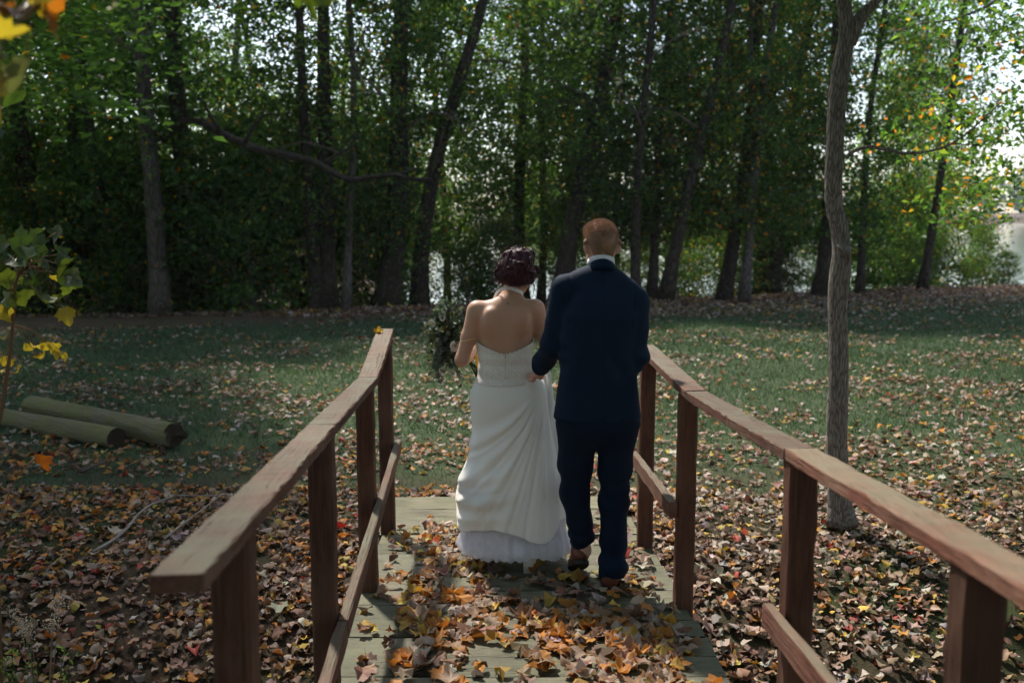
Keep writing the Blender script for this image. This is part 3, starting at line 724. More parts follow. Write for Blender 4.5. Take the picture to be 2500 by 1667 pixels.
class Loft:
    """stack of super-ellipses: rows of (z, cx, cy, a, b)"""
    def __init__(s, rows, n=2.3):
        r = np.array(sorted(rows)); s.z0, s.z1 = r[0, 0], r[-1, 0]; s.n = n
        s.cx, s.cy, s.a, s.b = (tabf(r[:, 0], r[:, k]) for k in (1, 2, 3, 4))
    def sdf(s, P, cap=.03, off=0.):
        z = P[:, 2]; zc = np.clip(z, s.z0, s.z1)
        a = s.a(zc) + off; b = s.b(zc) + off
        k = ((np.abs(P[:, 0] - s.cx(zc)) / a) ** s.n + (np.abs(P[:, 1] - s.cy(zc)) / b) ** s.n) ** (1 / s.n)
        d = (k - 1) * np.minimum(a, b)
        dz = np.maximum(s.z0 - z, z - s.z1)
        return smax(d, dz, cap)
    def ring(s, z, th, off=0.):
        c, q = np.cos(th), np.sin(th); a = s.a(z) + off; b = s.b(z) + off
        k = (np.abs(c) ** s.n + np.abs(q) ** s.n) ** (-1 / s.n)
        return s.cx(z) + a * k * c, s.cy(z) + b * k * q
def smin(a, b, k):
    h = np.clip(.5 + .5 * (b - a) / k, 0, 1); return b + (a - b) * h - k * h * (1 - h)
def smax(a, b, k): return -smin(-a, -b, k)
def surface(fn, lo, hi, h):
    """naive surface nets, vectorised; returns verts and quads"""
    lo = np.asarray(lo, float); n = np.ceil((np.asarray(hi) - lo) / h).astype(int) + 1
    g = [lo[k] + h * np.arange(n[k]) for k in range(3)]
    X = np.stack(np.meshgrid(*g, indexing='ij'), -1).astype(np.float32)
    F = fn(X.reshape(-1, 3)).reshape(n).astype(np.float32)
    ins = F < 0
    m = n - 1
    acc = np.zeros((*m, 3)); cnt = np.zeros(m)
    corner = lambda i, j, k: (slice(i, i + m[0]), slice(j, j + m[1]), slice(k, k + m[2]))
    for ax in range(3):
        o1, o2 = [q for q in range(3) if q != ax]
        for a in (0, 1):
            for b in (0, 1):
                c0 = [0, 0, 0]; c0[o1] = a; c0[o2] = b; c1 = list(c0); c1[ax] = 1
                f0 = F[corner(*c0)]; f1 = F[corner(*c1)]; x = (f0 < 0) != (f1 < 0)
                t = np.where(x, f0 / np.where(x, f0 - f1, 1), 0)
                for q in range(3): acc[..., q] += np.where(x, c0[q] + (t if q == ax else 0), 0)
                cnt += x
    act = cnt > 0; idx = -np.ones(m, int); idx[act] = np.arange(act.sum())
    base = np.argwhere(act)
    V = lo + h * (base + acc[act] / cnt[act][:, None])
    Q = []
    for ax in range(3):
        o1, o2 = (ax + 1) % 3, (ax + 2) % 3
        sl0 = [slice(None)] * 3; sl1 = [slice(None)] * 3; sl0[ax] = slice(0, n[ax] - 1); sl1[ax] = slice(1, n[ax])
        a_, b_ = ins[tuple(sl0)], ins[tuple(sl1)]; x = a_ != b_
        e = np.argwhere(x); e = e[(e[:, o1] > 0) & (e[:, o2] > 0) & (e[:, o1] < m[o1]) & (e[:, o2] < m[o2])]
        if not len(e): continue
        d1 = np.zeros(3, int); d1[o1] = 1; d2 = np.zeros(3, int); d2[o2] = 1
        q = np.stack([idx[tuple((e - d1 - d2).T)], idx[tuple((e - d2).T)], idx[tuple(e.T)], idx[tuple((e - d1).T)]], -1)
        fl = ~a_[tuple(e.T)]; q[fl] = q[fl][:, ::-1]
        Q.append(q)
    return V, np.concatenate(Q)
def relax(V, Q, it=2, lam=.5):
    e = np.concatenate([Q[:, [0, 1]], Q[:, [1, 2]], Q[:, [2, 3]], Q[:, [3, 0]]]); n = len(V)
    deg = np.bincount(e[:, 0], minlength=n) + np.bincount(e[:, 1], minlength=n)
    for _ in range(it):
        s = np.zeros_like(V)
        for k in range(3): s[:, k] = np.bincount(e[:, 0], V[e[:, 1], k], n) + np.bincount(e[:, 1], V[e[:, 0], k], n)
        V = V + lam * (s / np.maximum(deg, 1)[:, None] - V)
    return V
def vnormals(V, Q):
    nq = np.cross(V[Q[:, 2]] - V[Q[:, 0]], V[Q[:, 3]] - V[Q[:, 1]]); N = np.zeros_like(V)
    for k in range(4):
        for c in range(3): N[:, c] += np.bincount(Q[:, k], nq[:, c], len(V))
    return N / (np.linalg.norm(N, axis=1)[:, None] + 1e-12)
def sdf_obj(name, fn, lo, hi, h, mat, parent, wrinkle=None, it=2):
    V, Q = surface(fn, lo, hi, h); V = relax(V, Q, it)
    if wrinkle is not None: V = V + vnormals(V, Q) * wrinkle(V)[:, None]
    return obj(name, mesh(name, V, Q, mat), parent)
def chain(P, pts, k=.02):
    """union of tapered capsules through (x,y,z,r) joints"""
    d = None
    for a, b in zip(pts[:-1], pts[1:]):
        q = s_cap(P, a[:3], b[:3], a[3], b[3]); d = q if d is None else smin(d, q, k)
    return d
def hand(P, wrist, fwd, out, palm_len=.085, curl=.9, rs=1.):
    """palm and five fingers curling towards -n, n = out x fwd"""
    w = np.asarray(wrist, float); f = np.asarray(fwd, float); f /= np.linalg.norm(f)
    o = np.asarray(out, float); o -= f * (o @ f); o /= np.linalg.norm(o); n = np.cross(o, f)
    kn = w + f * palm_len
    d = smin(s_cap(P, w + f * .01 + o * .014, kn + o * .022, .018 * rs, .015 * rs), s_cap(P, w + f * .01 - o * .014, kn - o * .026, .018 * rs, .014 * rs), .02)
    for q, (s, L) in enumerate(((.030, .072), (.010, .080), (-.010, .076), (-.029, .060))):
        p0 = kn + o * s; a1, a2 = curl * .5, curl * 1.2
        p1 = p0 + (f * math.cos(a1) + n * math.sin(a1)) * L * .5 * rs
        p2 = p1 + (f * math.cos(a2) + n * math.sin(a2)) * L * .5 * rs
        d = smin(d, smin(s_cap(P, p0 - f * .02, p1, .0092 * rs, .0085 * rs), s_cap(P, p1, p2, .0085 * rs, .0072 * rs), .004), .005)
    t0 = w + f * .03 + o * .028; t1 = t0 + (f * .6 + o * .6 + n * .4) * .038; t2 = t1 + (f * .8 + n * .5) * .032
    return smin(d, smin(s_cap(P, t0, t1, .012 * rs, .010 * rs), s_cap(P, t1, t2, .010 * rs, .008 * rs), .005), .008)
def rot_x(a): return np.array([[1, 0, 0], [0, math.cos(a), -math.sin(a)], [0, math.sin(a), math.cos(a)]])
def rot_z(a): return np.array([[math.cos(a), -math.sin(a), 0], [math.sin(a), math.cos(a), 0], [0, 0, 1]])
def head(P, c, Rm, s=1., fem=False):
    """skull, jaw and face features; Rm columns are the head's right, forward, up"""
    q = (P - np.asarray(c, np.float32)) @ np.asarray(Rm, np.float32) / s
    E = lambda c_, r_: s_ell(q, c_, r_)
    d = E((0, -.012, .02), (.074, .094, .092))
    d = smin(d, E((0, .035, -.045), (.056, .058, .068)), .05)
    d = smin(d, s_cap(q, (-.042, .02, -.075), (0, .07, -.098), .022, .020), .035); d = smin(d, s_cap(q, (.042, .02, -.075), (0, .07, -.098), .022, .020), .035)
    d = smax(d, -E((-.031, .098, .002), (.017, .016, .012)), .014); d = smax(d, -E((.031, .098, .002), (.017, .016, .012)), .014)
    d = smin(d, s_cap(q, (0, .087, .006), (0, .110, -.036), .008, .0125), .012)
    d = smin(d, E((0, .086, -.064), (.023, .012, .007)), .008); d = smin(d, E((0, .084, -.077), (.020, .012, .007)), .008)
    for sx in (-1, 1):
        e = s_ell((q - np.array([sx * .083, -.016, -.014], np.float32)) @ rot_z(sx * .8).astype(np.float32), (0, 0, 0), (.010, .024, .036))
        e = smax(e, -s_ell(q, (sx * .096, -.004, -.010), (.009, .010, .018)), .006)
        d = smin(d, e, .008)
    return d * s

def skin_material(name, c, red):
    m = NT(name); co = m.co('Object'); n1 = m.noise(co, 9, 4); n2 = m.noise(co, 220, 2)
    cc = m.mix(m.ramp(n1, [(.4, (0, 0, 0)), (.7, (.5,) * 3)]), c, red)
    vo = m.new('ShaderNodeTexVoronoi'); vo.inputs['Scale'].default_value = 26; m.lk(co, vo.inputs['Vector'])
    cc = m.mix(m.ramp(vo.outputs['Distance'], [(.035, (.55,) * 3), (.06, (0, 0, 0))]), cc, tuple(x * .45 for x in c))
    m.base(cc); m.rough(.48, .4); m.b.inputs['Subsurface Weight'].default_value = .12; m.b.inputs['Subsurface Radius'].default_value = (.012, .005, .003)
    m.bump(n2, .12, .002); return m.m
def cloth_material(name, c, weave=900, rough=.85, sheen=.25, bump=.25, wr=.0, var=.12):
    m = NT(name); co = m.co('Object'); n = m.noise(co, weave, 2, .6); b = m.noise(co, 5, 4)
    m.base(m.mix(m.math('MULTIPLY', b, var * 2), c, tuple(x * .55 for x in c))); m.rough(rough, .1 if 'navy' in name else .25)
    m.b.inputs['Sheen Weight'].default_value = sheen; m.b.inputs['Sheen Roughness'].default_value = .4
    h = n
    if wr: h = m.math('ADD', m.math('MULTIPLY', n, .3), m.math('MULTIPLY', m.noise(m.co('Object', (1, 1, .55)), 16, 3, .5, .8), wr))
    m.bump(h, bump, .004); return m.m
M['skin_w'] = skin_material('skin_tan', (.46, .26, .17), (.48, .22, .15))
M['skin_m'] = skin_material('skin_fair', (.56, .34, .26), (.60, .27, .21))
M['suit'] = cloth_material('navy_wool', (.0040, .0135, .035), 700, .72, .0, .45, .7, .1)
M['trouser'] = cloth_material('navy_wool_trousers', (.0030, .0100, .026), 700, .78, .0, .45, .7, .1)
M['shirt'] = cloth_material('white_cotton', (.75, .76, .80), 900, .8, .1)
M['satin'] = cloth_material('ivory_satin', (.81, .795, .76), 500, .5, .3, .10, .35, .04)
m = NT('ivory_lace'); co = m.co('Object'); vo = m.new('ShaderNodeTexVoronoi', feature='DISTANCE_TO_EDGE'); vo.inputs['Scale'].default_value = 75; m.lk(co, vo.inputs['Vector'])
fl = m.noise(co, 38, 4, .6, .8); pat = m.math('MULTIPLY', m.ramp(vo.outputs['Distance'], [(.02, (1, 1, 1)), (.10, (.25,) * 3)]), m.ramp(fl, [(.40, (.3,) * 3), (.55, (1, 1, 1))]))
m.base(m.mix(pat, (.66, .60, .53), (.80, .77, .72))); m.rough(.8, .2); m.bump(pat, .6, .003); M['lace'] = m.m
def tulle_material(name, c, alpha):
    m = NT(name); m.base(c); m.rough(.8, .1)
    tr = m.new('ShaderNodeBsdfTransparent'); tl = m.new('ShaderNodeBsdfTranslucent'); tl.inputs['Color'].default_value = (*c, 1)
    a = m.new('ShaderNodeMixShader'); a.inputs[0].default_value = .45; m.lk(m.b.outputs[0], a.inputs[1]); m.lk(tl.outputs[0], a.inputs[2])
    b = m.new('ShaderNodeMixShader'); co = m.co('Object')
    m.lk(m.math('ADD', m.math('MULTIPLY', m.noise(co, 30, 4, .6), .35), alpha - .17), b.inputs[0])
    m.lk(tr.outputs[0], b.inputs[1]); m.lk(a.outputs[0], b.inputs[2]); m.lk(b.outputs[0], m.out.inputs['Surface']); return m.m
M['tulle'] = tulle_material('white_tulle', (.88, .87, .92), .66)
M['petticoat'] = cloth_material('white_petticoat', (.86, .84, .91), 600, .8, .1, .15, .5)
def hair_material(name):
    m = NT(name); m.base(m.attr()); m.rough(.5, .3); return m.m
M['hair'] = hair_material('hair')
M['shoe_brown'] = cloth_material('brown_leather', (.12, .035, .018), 120, .35, 0, .06)
M['sole'] = plain('dark_sole', (.012, .010, .009), .6)
M['shoe_white'] = plain('ivory_shoe', (.62, .58, .50), .45)
M['gold'] = plain('gold', (.75, .48, .20), .3, .5, 1)
M['eye'] = plain('eye_white', (.75, .73, .70), .2); M['iris'] = plain('iris', (.05, .07, .08), .2)
M['metal'] = plain('zip_metal', (.48, .45, .40), .4, .5, .6)

def add_eyes(parent, c, Rm, s):
    for sx in (-1, 1):
        for nm, r_, off, mt in (('eye', .0118, .083, 'eye'), ('iris', .0058, .0905, 'iris')):
            p = np.asarray(c) + np.asarray(Rm) @ (np.array([sx * .031, off, .002]) * s)
            th = np.linspace(0, math.pi, 9); pth = p + np.column_stack([0 * th, 0 * th, -np.cos(th) * r_ * s])
            obj(nm, tube_mesh(nm, M[mt], pth, np.maximum(np.sin(th) * r_ * s, 1e-4), n=12), parent)
def strands(name, P0, D, L, W, cols, parent, mat, bend=None, nseg=2):
    """thin tapering hair blades"""
    n = len(P0); side = np.cross(D, np.array([0, -1., .0])); side /= np.linalg.norm(side, axis=1)[:, None] + 1e-6
    V = []; 
    for k in range(nseg + 1):
        t = k / nseg; p = P0 + D * (L * t)[:, None] + (bend * (t * t) if bend is not None else 0)
        w = (W * (1 - t * .85))[:, None] * .5
        V += [p - side * w, p + side * w]
    V = np.stack(V, 1); K = 2 * (nseg + 1); b = (np.arange(n) * K)[:, None]
    F = np.concatenate([b + [2 * k, 2 * k + 1, 2 * k + 3, 2 * k + 2] for k in range(nseg)])
    return obj(name, mesh(name, V.reshape(-1, 3), F, mat, np.repeat(cols, K, 0)), parent)
def sample_quads(V, Q, n, r, mask=None):
    ar = np.linalg.norm(np.cross(V[Q[:, 2]] - V[Q[:, 0]], V[Q[:, 3]] - V[Q[:, 1]]), axis=1)
    if mask is not None: ar = ar * mask(V[Q].mean(1))
    k = r.choice(len(Q), n, p=ar / ar.sum()); u = r.random((n, 1)); w = r.random((n, 1)); q = V[Q[k]]
    return (q[:, 0] * (1 - u) + q[:, 1] * u) * (1 - w) + (q[:, 3] * (1 - u) + q[:, 2] * u) * w, k

# ------------------------------------------------------------------ the man
GO = (.44, 4.80, deck_z(4.80) - .002)
man = empty('person', GO)
tag(man, 'person with short ginger hair in a navy suit walking away, seen from behind', 'person')
HC_M = np.array([-.012, .025, 1.713]); RM_M = rot_z(.22) @ rot_x(-.18)
L_ARM = [(-.172, .0, 1.485), (-.236, .055, 1.235), (-.300, .185, 1.085)]
R_ARM = [(.150, .0, 1.425), (.160, -.005, 1.175), (.085, .215, 1.12)]
L_LEG = [(-.108, .0, .88), (-.128, .075, .50), (-.080, .085, .17)]
R_LEG = [(.078, .0, .88), (.070, .02, .50), (.058, -.005, .10)]
torso_m = Loft([(.80, -.02, 0, .150, .105), (.95, -.02, 0, .155, .11), (1.08, -.018, .0, .145, .10), (1.30, -.014, .0, .165, .11), (1.42, -.012, -.005, .150, .10), (1.50, -.01, -.008, .09, .07)], 2.2)
def body_m(P):
    d = torso_m.sdf(P, .05)
    d = smin(d, chain(P, [(-.008, -.012, 1.48, .058), (-.010, .012, 1.66, .055)]), .05)
    for A_ in (L_ARM, R_ARM): d = smin(d, chain(P, [(*A_[0], .055), (*A_[1], .040), (*A_[2], .030)]), .04)
    for A_ in (L_LEG, R_LEG): d = smin(d, chain(P, [(*A_[0], .09), (*A_[1], .055), (*A_[2], .038)]), .04)
    d = smin(d, s_cap(P, L_LEG[2], (-.09, .22, .07), .038, .03), .03); d = smin(d, s_cap(P, R_LEG[2], (.055, .13, .05), .038, .03), .03)
    d = smin(d, hand(P, L_ARM[2], (-.10, .55, -.55), (.75, .35, .2), curl=1.3), .02)
    d = smin(d, hand(P, R_ARM[2], (-.75, .55, .05), (.1, .4, .8), curl=.9), .02)
    return smin(d, head(P, HC_M, RM_M, .94), .03)
sdf_obj('body', body_m, (-.40, -.17, .02), (.24, .37, 1.86), .0078, M['skin_m'], man, it=1)
add_eyes(man, HC_M, RM_M, .94)
# jacket
jk = Loft([(.862, -.022, .005, .218, .135), (.95, -.022, .003, .205, .135), (1.10, -.020, .0, .188, .128), (1.25, -.016, -.004, .192, .135), (1.38, -.013, -.010, .195, .135), (1.455, -.012, -.012, .165, .115), (1.52, -.012, -.01, .10, .085)], 2.35)
wn1 = Noise(51, 12, 3.5, 8.); wn2 = Noise(52, 12, 2, 5)
def jacket(P):
    d = jk.sdf(P, .02)
    d = smin(d, s_cap(P, (-.045, -.012, 1.555), (-.186, -.004, 1.520), .066, .056), .05)
    d = smin(d, s_cap(P, (.035, -.012, 1.550), (.160, -.004, 1.458), .066, .057), .05)
    la = chain(P, [(-.186, .0, 1.492, .066), (-.236, .055, 1.235, .062), (-.292, .168, 1.105, .052)], .03)
    ra = chain(P, [(.158, .0, 1.425, .067), (.163, -.005, 1.172, .059), (.095, .195, 1.122, .052)], .03)
    d = smin(d, la, .028); d = smin(d, ra, .028)
    for sx_ in (-.172, .142): d = d + .0035 * np.exp(-((P[:, 0] - sx_ - .10 * np.abs(P[:, 2] - 1.47) * np.sign(-sx_)) / .005) ** 2) * (P[:, 2] > 1.34)
    d = d + .003 * np.exp(-((P[:, 0] + .012) / .006) ** 2) * (P[:, 1] < -.05)                                             # centre back seam
    d = smax(d, -(np.maximum(np.abs(P[:, 0] + .02) - .0025, np.maximum(P[:, 2] - 1.02, P[:, 1] + .03))), .002)            # centre vent
    w = np.abs(P[:, 0] + .012) - (.012 + .20 * np.clip(P[:, 2] - 1.17, 0, .4)); d = smax(d, -np.maximum(w, np.maximum(.04 - P[:, 1], 1.15 - P[:, 2])), .004)   # open front
    d = smax(d, -s_cap(P, (-.010, .01, 1.52), (-.012, .016, 1.72), .055, .066), .01)
    return d
def jacket_wr(V):
    x, y, z = V.T
    arm = sstep(.15, .2, np.abs(x + .01)) 
    fold = .006 * np.sin((z * 44 + x * 26) + 2.2 * wn2(V)) * arm * np.exp(-((z - 1.20) / .14) ** 2)
    back = .004 * wn2(V * [1.2, 1, .55]) * (1 - arm) + .004 * np.sin(z * 30 + np.abs(x) * 40 + 2 * wn2(V * [.5, .5, .5])) * np.exp(-((z - 1.13) / .09) ** 2) * (1 - arm) + .005 * np.sin(x * 30 + 1.5 * wn2(V * [.3, .3, .3])) * (1 - arm) * sstep(1.25, .9, z)
    return fold + back + .001 * wn1(V)
jo = sdf_obj('jacket', jacket, (-.40, -.20, .84), (.26, .28, 1.66), .0065, M['suit'], man, jacket_wr)
shirt_l = Loft([(.95, -.02, .02, .15, .10), (1.10, -.018, .02, .145, .098), (1.38, -.012, .018, .15, .10), (1.46, -.012, .012, .12, .085), (1.56, -.012, .01, .07, .07)], 2.2)
sdf_obj('shirt', lambda P: smax(smin(shirt_l.sdf(P, .03), s_cap(P, (-.01, .0, 1.50), (-.011, .010, 1.60), .062, .060), .03), .02 - P[:, 1], .01), (-.2, -.1, .93), (.18, .16, 1.68), .01, M['shirt'], man)
def collar(name, z_back, z_front, hgt, rx, ry, flare, mat, parent, c, thick=.004, a0=.55, tilt_x=0.):
    th = np.linspace(-math.pi * a0 - math.pi / 2, math.pi * a0 - math.pi / 2, 49)      # centred on the back (-y)
    rows = []
    back = (1 - np.sin(th)) / 2
    for dz, rr_ in ((0, 1 + flare), (hgt * .5, 1 + flare * .45), (hgt, 1.), (hgt, 1. - thick / rx), (hgt * .5, 1 + flare * .45 - thick / rx), (0, 1 + flare - thick / rx)):
        z = z_front + (z_back - z_front) * back + dz * (.6 + .4 * back) + tilt_x * np.cos(th)
        rows.append(np.column_stack([c[0] + rx * rr_ * np.cos(th), c[1] + ry * rr_ * np.sin(th), z]))
    V = np.concatenate(rows); n = 49; F = []
    for k in range(6):
        i_ = np.arange(n - 1); a = k * n + i_; b = ((k + 1) % 6) * n + i_; F.append(np.stack([a, a + 1, b + 1, b], -1))
    return obj(name, mesh(name, V, np.concatenate(F), mat), parent)
collar('shirt_collar', 1.638, 1.590, .034, .066, .068, .03, M['shirt'], man, (-.011, .012), a0=.93)
collar('jacket_collar', 1.606, 1.50, .048, .0725, .0755, .22, M['suit'], man, (-.011, .008), .006, a0=.72)
# trousers
def trousers(P):
    pel = s_ell(P, (-.02, .0, .86), (.185, .125, .13))
    l = chain(P, [(-.115, .005, .84, .110), (-.124, .04, .64, .083), (-.122, .075, .47, .070), (-.086, .08, .24, .063)], .04)
    l = smax(l, ((P - np.array([-.08, .08, .205], np.float32)) @ np.array([.25, .45, -.85], np.float32)), .006)
    r_ = chain(P, [(.078, .0, .84, .108), (.070, .015, .62, .078), (.068, .02, .45, .069), (.064, -.002, .07, .064)], .04)
    r_ = smin(r_, s_ell(P, (.066, -.01, .115), (.074, .078, .06)), .03)
    r_ = smax(r_, .052 - P[:, 2] - .25 * P[:, 1], .006)
    return smin(smin(pel, l, .05), smin(pel, r_, .05), .012)
wn3 = Noise(53, 12, 1.5, 4)
def trouser_wr(V):
    x, y, z = V.T
    lo_ = np.exp(-((z - .18) / .12) ** 2) + .7 * np.exp(-((z - .5) / .1) ** 2) + .3
    return .0045 * lo_ * np.sin(z * 48 + 14 * x * np.sign(x) + 2.5 * wn3(V)) + .002 * wn2(V)
sdf_obj('trousers', trousers, (-.28, -.16, .03), (.22, .20, .98), .0068, M['trouser'], man, trouser_wr)
# shoes, length along +y, heel at the origin
def shoe_pair(parent, loc, rx, rz, mats, L=.30, names=('shoe', 'sole')):
    up = lambda P: smax(smin(smin(s_ell(P, (0, .055, .055), (.041, .062, .062)), s_ell(P, (0, .19, .035), (.048, .105, .042)), .05), s_cap(P, (0, .05, .05), (0, .09, .10), .038, .036), .03), .012 - P[:, 2], .004)
    so = lambda P: smax(smin(np.maximum(np.hypot(P[:, 0] / .043, (P[:, 1] - .05) / .058) - 1, 0) * .04 + np.where(np.hypot(P[:, 0] / .043, (P[:, 1] - .05) / .058) < 1, (np.hypot(P[:, 0] / .043, (P[:, 1] - .05) / .058) - 1) * .04, 0), s_ell(P, (0, .19, .01), (.052, .115, .05)), .05), np.maximum(P[:, 2] - .017, np.where(P[:, 1] < .10, -.010 - P[:, 2], .001 - P[:, 2])), .003)
    o = sdf_obj(names[0], up, (-.07, -.03, -.01), (.07, .32, .16), .006, mats[0], parent)
    o.location = loc; o.rotation_euler = (rx, 0, rz)
    sdf_obj(names[1], so, (-.07, -.03, -.03), (.07, .33, .04), .0055, mats[1], o, it=1)
    return o
shoe_pair(man, (.047, -.065, .012), 0, -.06, (M['shoe_brown'], M['sole']))
shoe_pair(man, (-.090, .02, .128), -.50, .05, (M['shoe_brown'], M['sole']))
# short ginger hair: a cap and many fine blades
hnz = Noise(66, 10, 12, 40)
def cap_m(P):
    q = (P - HC_M.astype(np.float32)) @ RM_M.astype(np.float32) / .94
    z_ = P[:, 2]
    d = (smin(head(P, HC_M, RM_M, .94), s_cap(P, (-.010, -.005, 1.55), (-.010, .012, 1.66), .055, .055), .03) - .0015 - .0055 * sstep(1.675, 1.75, z_)) / .94
    d = smin(d, s_ell(q, (-.005, .02, .080), (.064, .082, .036)), .03)
    line = -.105 + .62 * (q[:, 1] + .10) + 1.1 * np.clip(np.abs(q[:, 0]) - .038, 0, .05)
    line = np.where(q[:, 1] > .03, np.minimum(line, .045), line) + .004 * hnz(P)
    ear = s_ell(q, (np.float32(0), -.008, -.026), (.2, .030, .048))
    return smax(smax(d, line - q[:, 2], .004), -ear, .01) * .94
Vc, Qc = surface(cap_m, HC_M - [.12, .14, .13], HC_M + [.12, .14, .15], .005); Vc = relax(Vc, Qc, 2)
Nc = vnormals(Vc, Qc)
hcol = np.array([.34, .20, .13])
hr = np.random.default_rng(71)
hn = Noise(61, 10, 8, 20)
cap_o = obj('hair', mesh('hair', Vc + Nc * (.0018 * hn(Vc))[:, None], Qc, M['hair'], hcol * (.62 + .12 * hn(Vc)[:, None])), man)
P0, kq = sample_quads(Vc, Qc, 16000, hr, lambda c: (np.linalg.norm((c - HC_M), axis=1) > .06))
N0 = Nc[Qc[kq]].mean(1); N0 /= np.linalg.norm(N0, axis=1)[:, None]
D0 = N0 + np.array([0, .0, -.15]) + hr.normal(0, .35, (16000, 3)); topk = sstep(1.74, 1.81, P0[:, 2])[:, None]; D0 += topk * np.array([.1, .5, .25]); D0 /= np.linalg.norm(D0, axis=1)[:, None]
Lh = (.005 + .011 * sstep(1.72, 1.80, P0[:, 2])) * hr.uniform(.6, 1.3, 16000)
strands('strand', P0 - N0 * .002, D0, Lh, np.full(16000, .0016), hcol * hr.uniform(.7, 1.7, (16000, 1)) * [1, 1.05, 1.1], cap_o, M['hair'], nseg=1)

# ------------------------------------------------------------------ the woman
WO = (0.0, 5.17, deck_z(5.17) - .002)
wom = empty('person', WO)
tag(wom, 'person with dark burgundy updo in a long ivory halter gown, seen from behind', 'person')
HC_W = np.array([.030, .070, 1.590]); RM_W = rot_z(-.35) @ rot_x(-.42)
tor_w = Loft([(.86, -.035, .0, .170, .118), (.95, -.036, .0, .162, .118), (1.08, -.037, .0, .126, .092), (1.14, -.037, .002, .126, .090), (1.23, -.037, .004, .138, .096), (1.31, -.036, .004, .146, .094), (1.36, -.034, .004, .142, .084), (1.41, -.028, .004, .10, .060), (1.44, -.022, .006, .06, .045)], 2.2)
L_ARM_W = [(-.186, .012, 1.380), (-.262, -.012, 1.128), (-.215, .185, 1.145)]
R_ARM_W = [(.122, .012, 1.388), (.190, .05, 1.165), (.185, .155, 1.045)]
def body_w(P):
    d = tor_w.sdf(P, .05)
    d = smin(d, s_cap(P, (-.060, .006, 1.412), (-.176, .008, 1.388), .030, .044), .05)
    d = smin(d, s_cap(P, (.005, .006, 1.415), (.112, .008, 1.396), .030, .044), .05)
    d = smin(d, s_ell(P, (-.108, -.056, 1.325), (.050, .040, .076)), .028); d = smin(d, s_ell(P, (.044, -.056, 1.33), (.050, .040, .076)), .028)
    d = smax(d, -s_cap(P, (-.034, -.126, 1.12), (-.030, -.110, 1.36), .030, .020), .03)
    d = smin(d, s_ell(P, (-.095, .085, 1.27), (.06, .05, .06)), .04); d = smin(d, s_ell(P, (.025, .085, 1.27), (.06, .05, .06)), .04)
    d = smin(d, chain(P, [(-.022, .004, 1.40, .056), (.008, .045, 1.515, .047)]), .045)
    d = smin(d, chain(P, [(*L_ARM_W[0], .050), (-.226, .0, 1.245, .0395), (*L_ARM_W[1], .036), (-.245, .09, 1.13, .035), (*L_ARM_W[2], .024)]), .03)
    d = smin(d, chain(P, [(*R_ARM_W[0], .050), (.160, .03, 1.26, .039), (*R_ARM_W[1], .036), (*R_ARM_W[2], .024)]), .03)
    d = smin(d, hand(P, L_ARM_W[2], (.05, .8, .10), (.2, -.1, 1), .075, 1.5, .88), .015)
    d = smin(d, hand(P, R_ARM_W[2], (-.2, .1, -.9), (.2, .8, .1), .075, 1.3, .88), .015)
    for sx, an in ((-.085, (-.098, .06, .14)), (.035, (.086, .02, .115))):
        d = smin(d, chain(P, [(sx - .01, .0, .88, .095), (sx, .05, .50, .055), (*an, .034)]), .04)
        d = smin(d, s_cap(P, an, (an[0], an[1] + .14, an[2] - .08), .030, .022), .03)
    return smin(d, head(P, HC_W, RM_W, .93, True), .025)
sdf_obj('body', body_w, (-.33, -.17, .01), (.27, .31, 1.72), .0068, M['skin_w'], wom, it=2)
add_eyes(wom, HC_W, RM_W, .93)
# lace bodice
bod = Loft([(1.0, -.035, .0, .163, .122), (1.04, -.036, .0, .148, .112), (1.10, -.037, .0, .140, .104), (1.16, -.037, .0, .142, .103), (1.23, -.037, .004, .151, .108), (1.32, -.036, .02, .150, .115)], 2.2)
nth = 120; th = np.arange(nth) * 2 * math.pi / nth; tt = np.linspace(0, 1, 26)
back = np.clip(-np.sin(th), 0, 1); side_ = np.abs(np.cos(th))
ztop = np.where(np.sin(th) < 0, 1.170 + .058 * side_ ** 1.4, 1.228 + .05 * np.clip(np.sin(th), 0, 1))
ztop = ztop + .0025 * np.sin(th * 40)
rows = []
for off, order in ((.0, tt), (-.006, tt[::-1])):
    for t in order:
        z = 1.005 + (ztop - 1.005) * t; x, y = bod.ring(z, th, off + (.0035 if t == 1 else 0))
        rows.append(np.column_stack([x, y, z]))
V = np.concatenate(rows); K = len(rows); i_ = np.arange(nth); i2 = (i_ + 1) % nth
F = np.concatenate([np.stack([k * nth + i_, k * nth + i2, (k + 1) * nth + i2, (k + 1) * nth + i_], -1) for k in range(K - 1)])
bn = Noise(55, 12, 2, 6)
out_ = np.column_stack([V[:, 0] + .037, V[:, 1], 0 * V[:, 0]]); out_ /= np.linalg.norm(out_, axis=1)[:, None]
V = V + out_ * (.0018 * np.sin(V[:, 2] * 95 + 1.5 * bn(V * [1, 1, .3])) * (1 - sstep(1.15, 1.2, V[:, 2])))[:, None]
obj('bodice', mesh('bodice', V, F, M['lace']), wom)
zx, zy = bod.ring(np.linspace(1.04, 1.165, 12), np.full(12, -math.pi / 2), .0012)
A = Acc(); tube_into(A, np.column_stack([zx + .003, zy + .0006, np.linspace(1.04, 1.165, 12)]), .0014, n=5); tube_into(A, np.array([[-.034, zy[-1] - .004, 1.168], [-.034, zy[-1] - .006, 1.15]]), .003, n=6)
obj('zip', A.mesh('zip', M['metal']), wom)
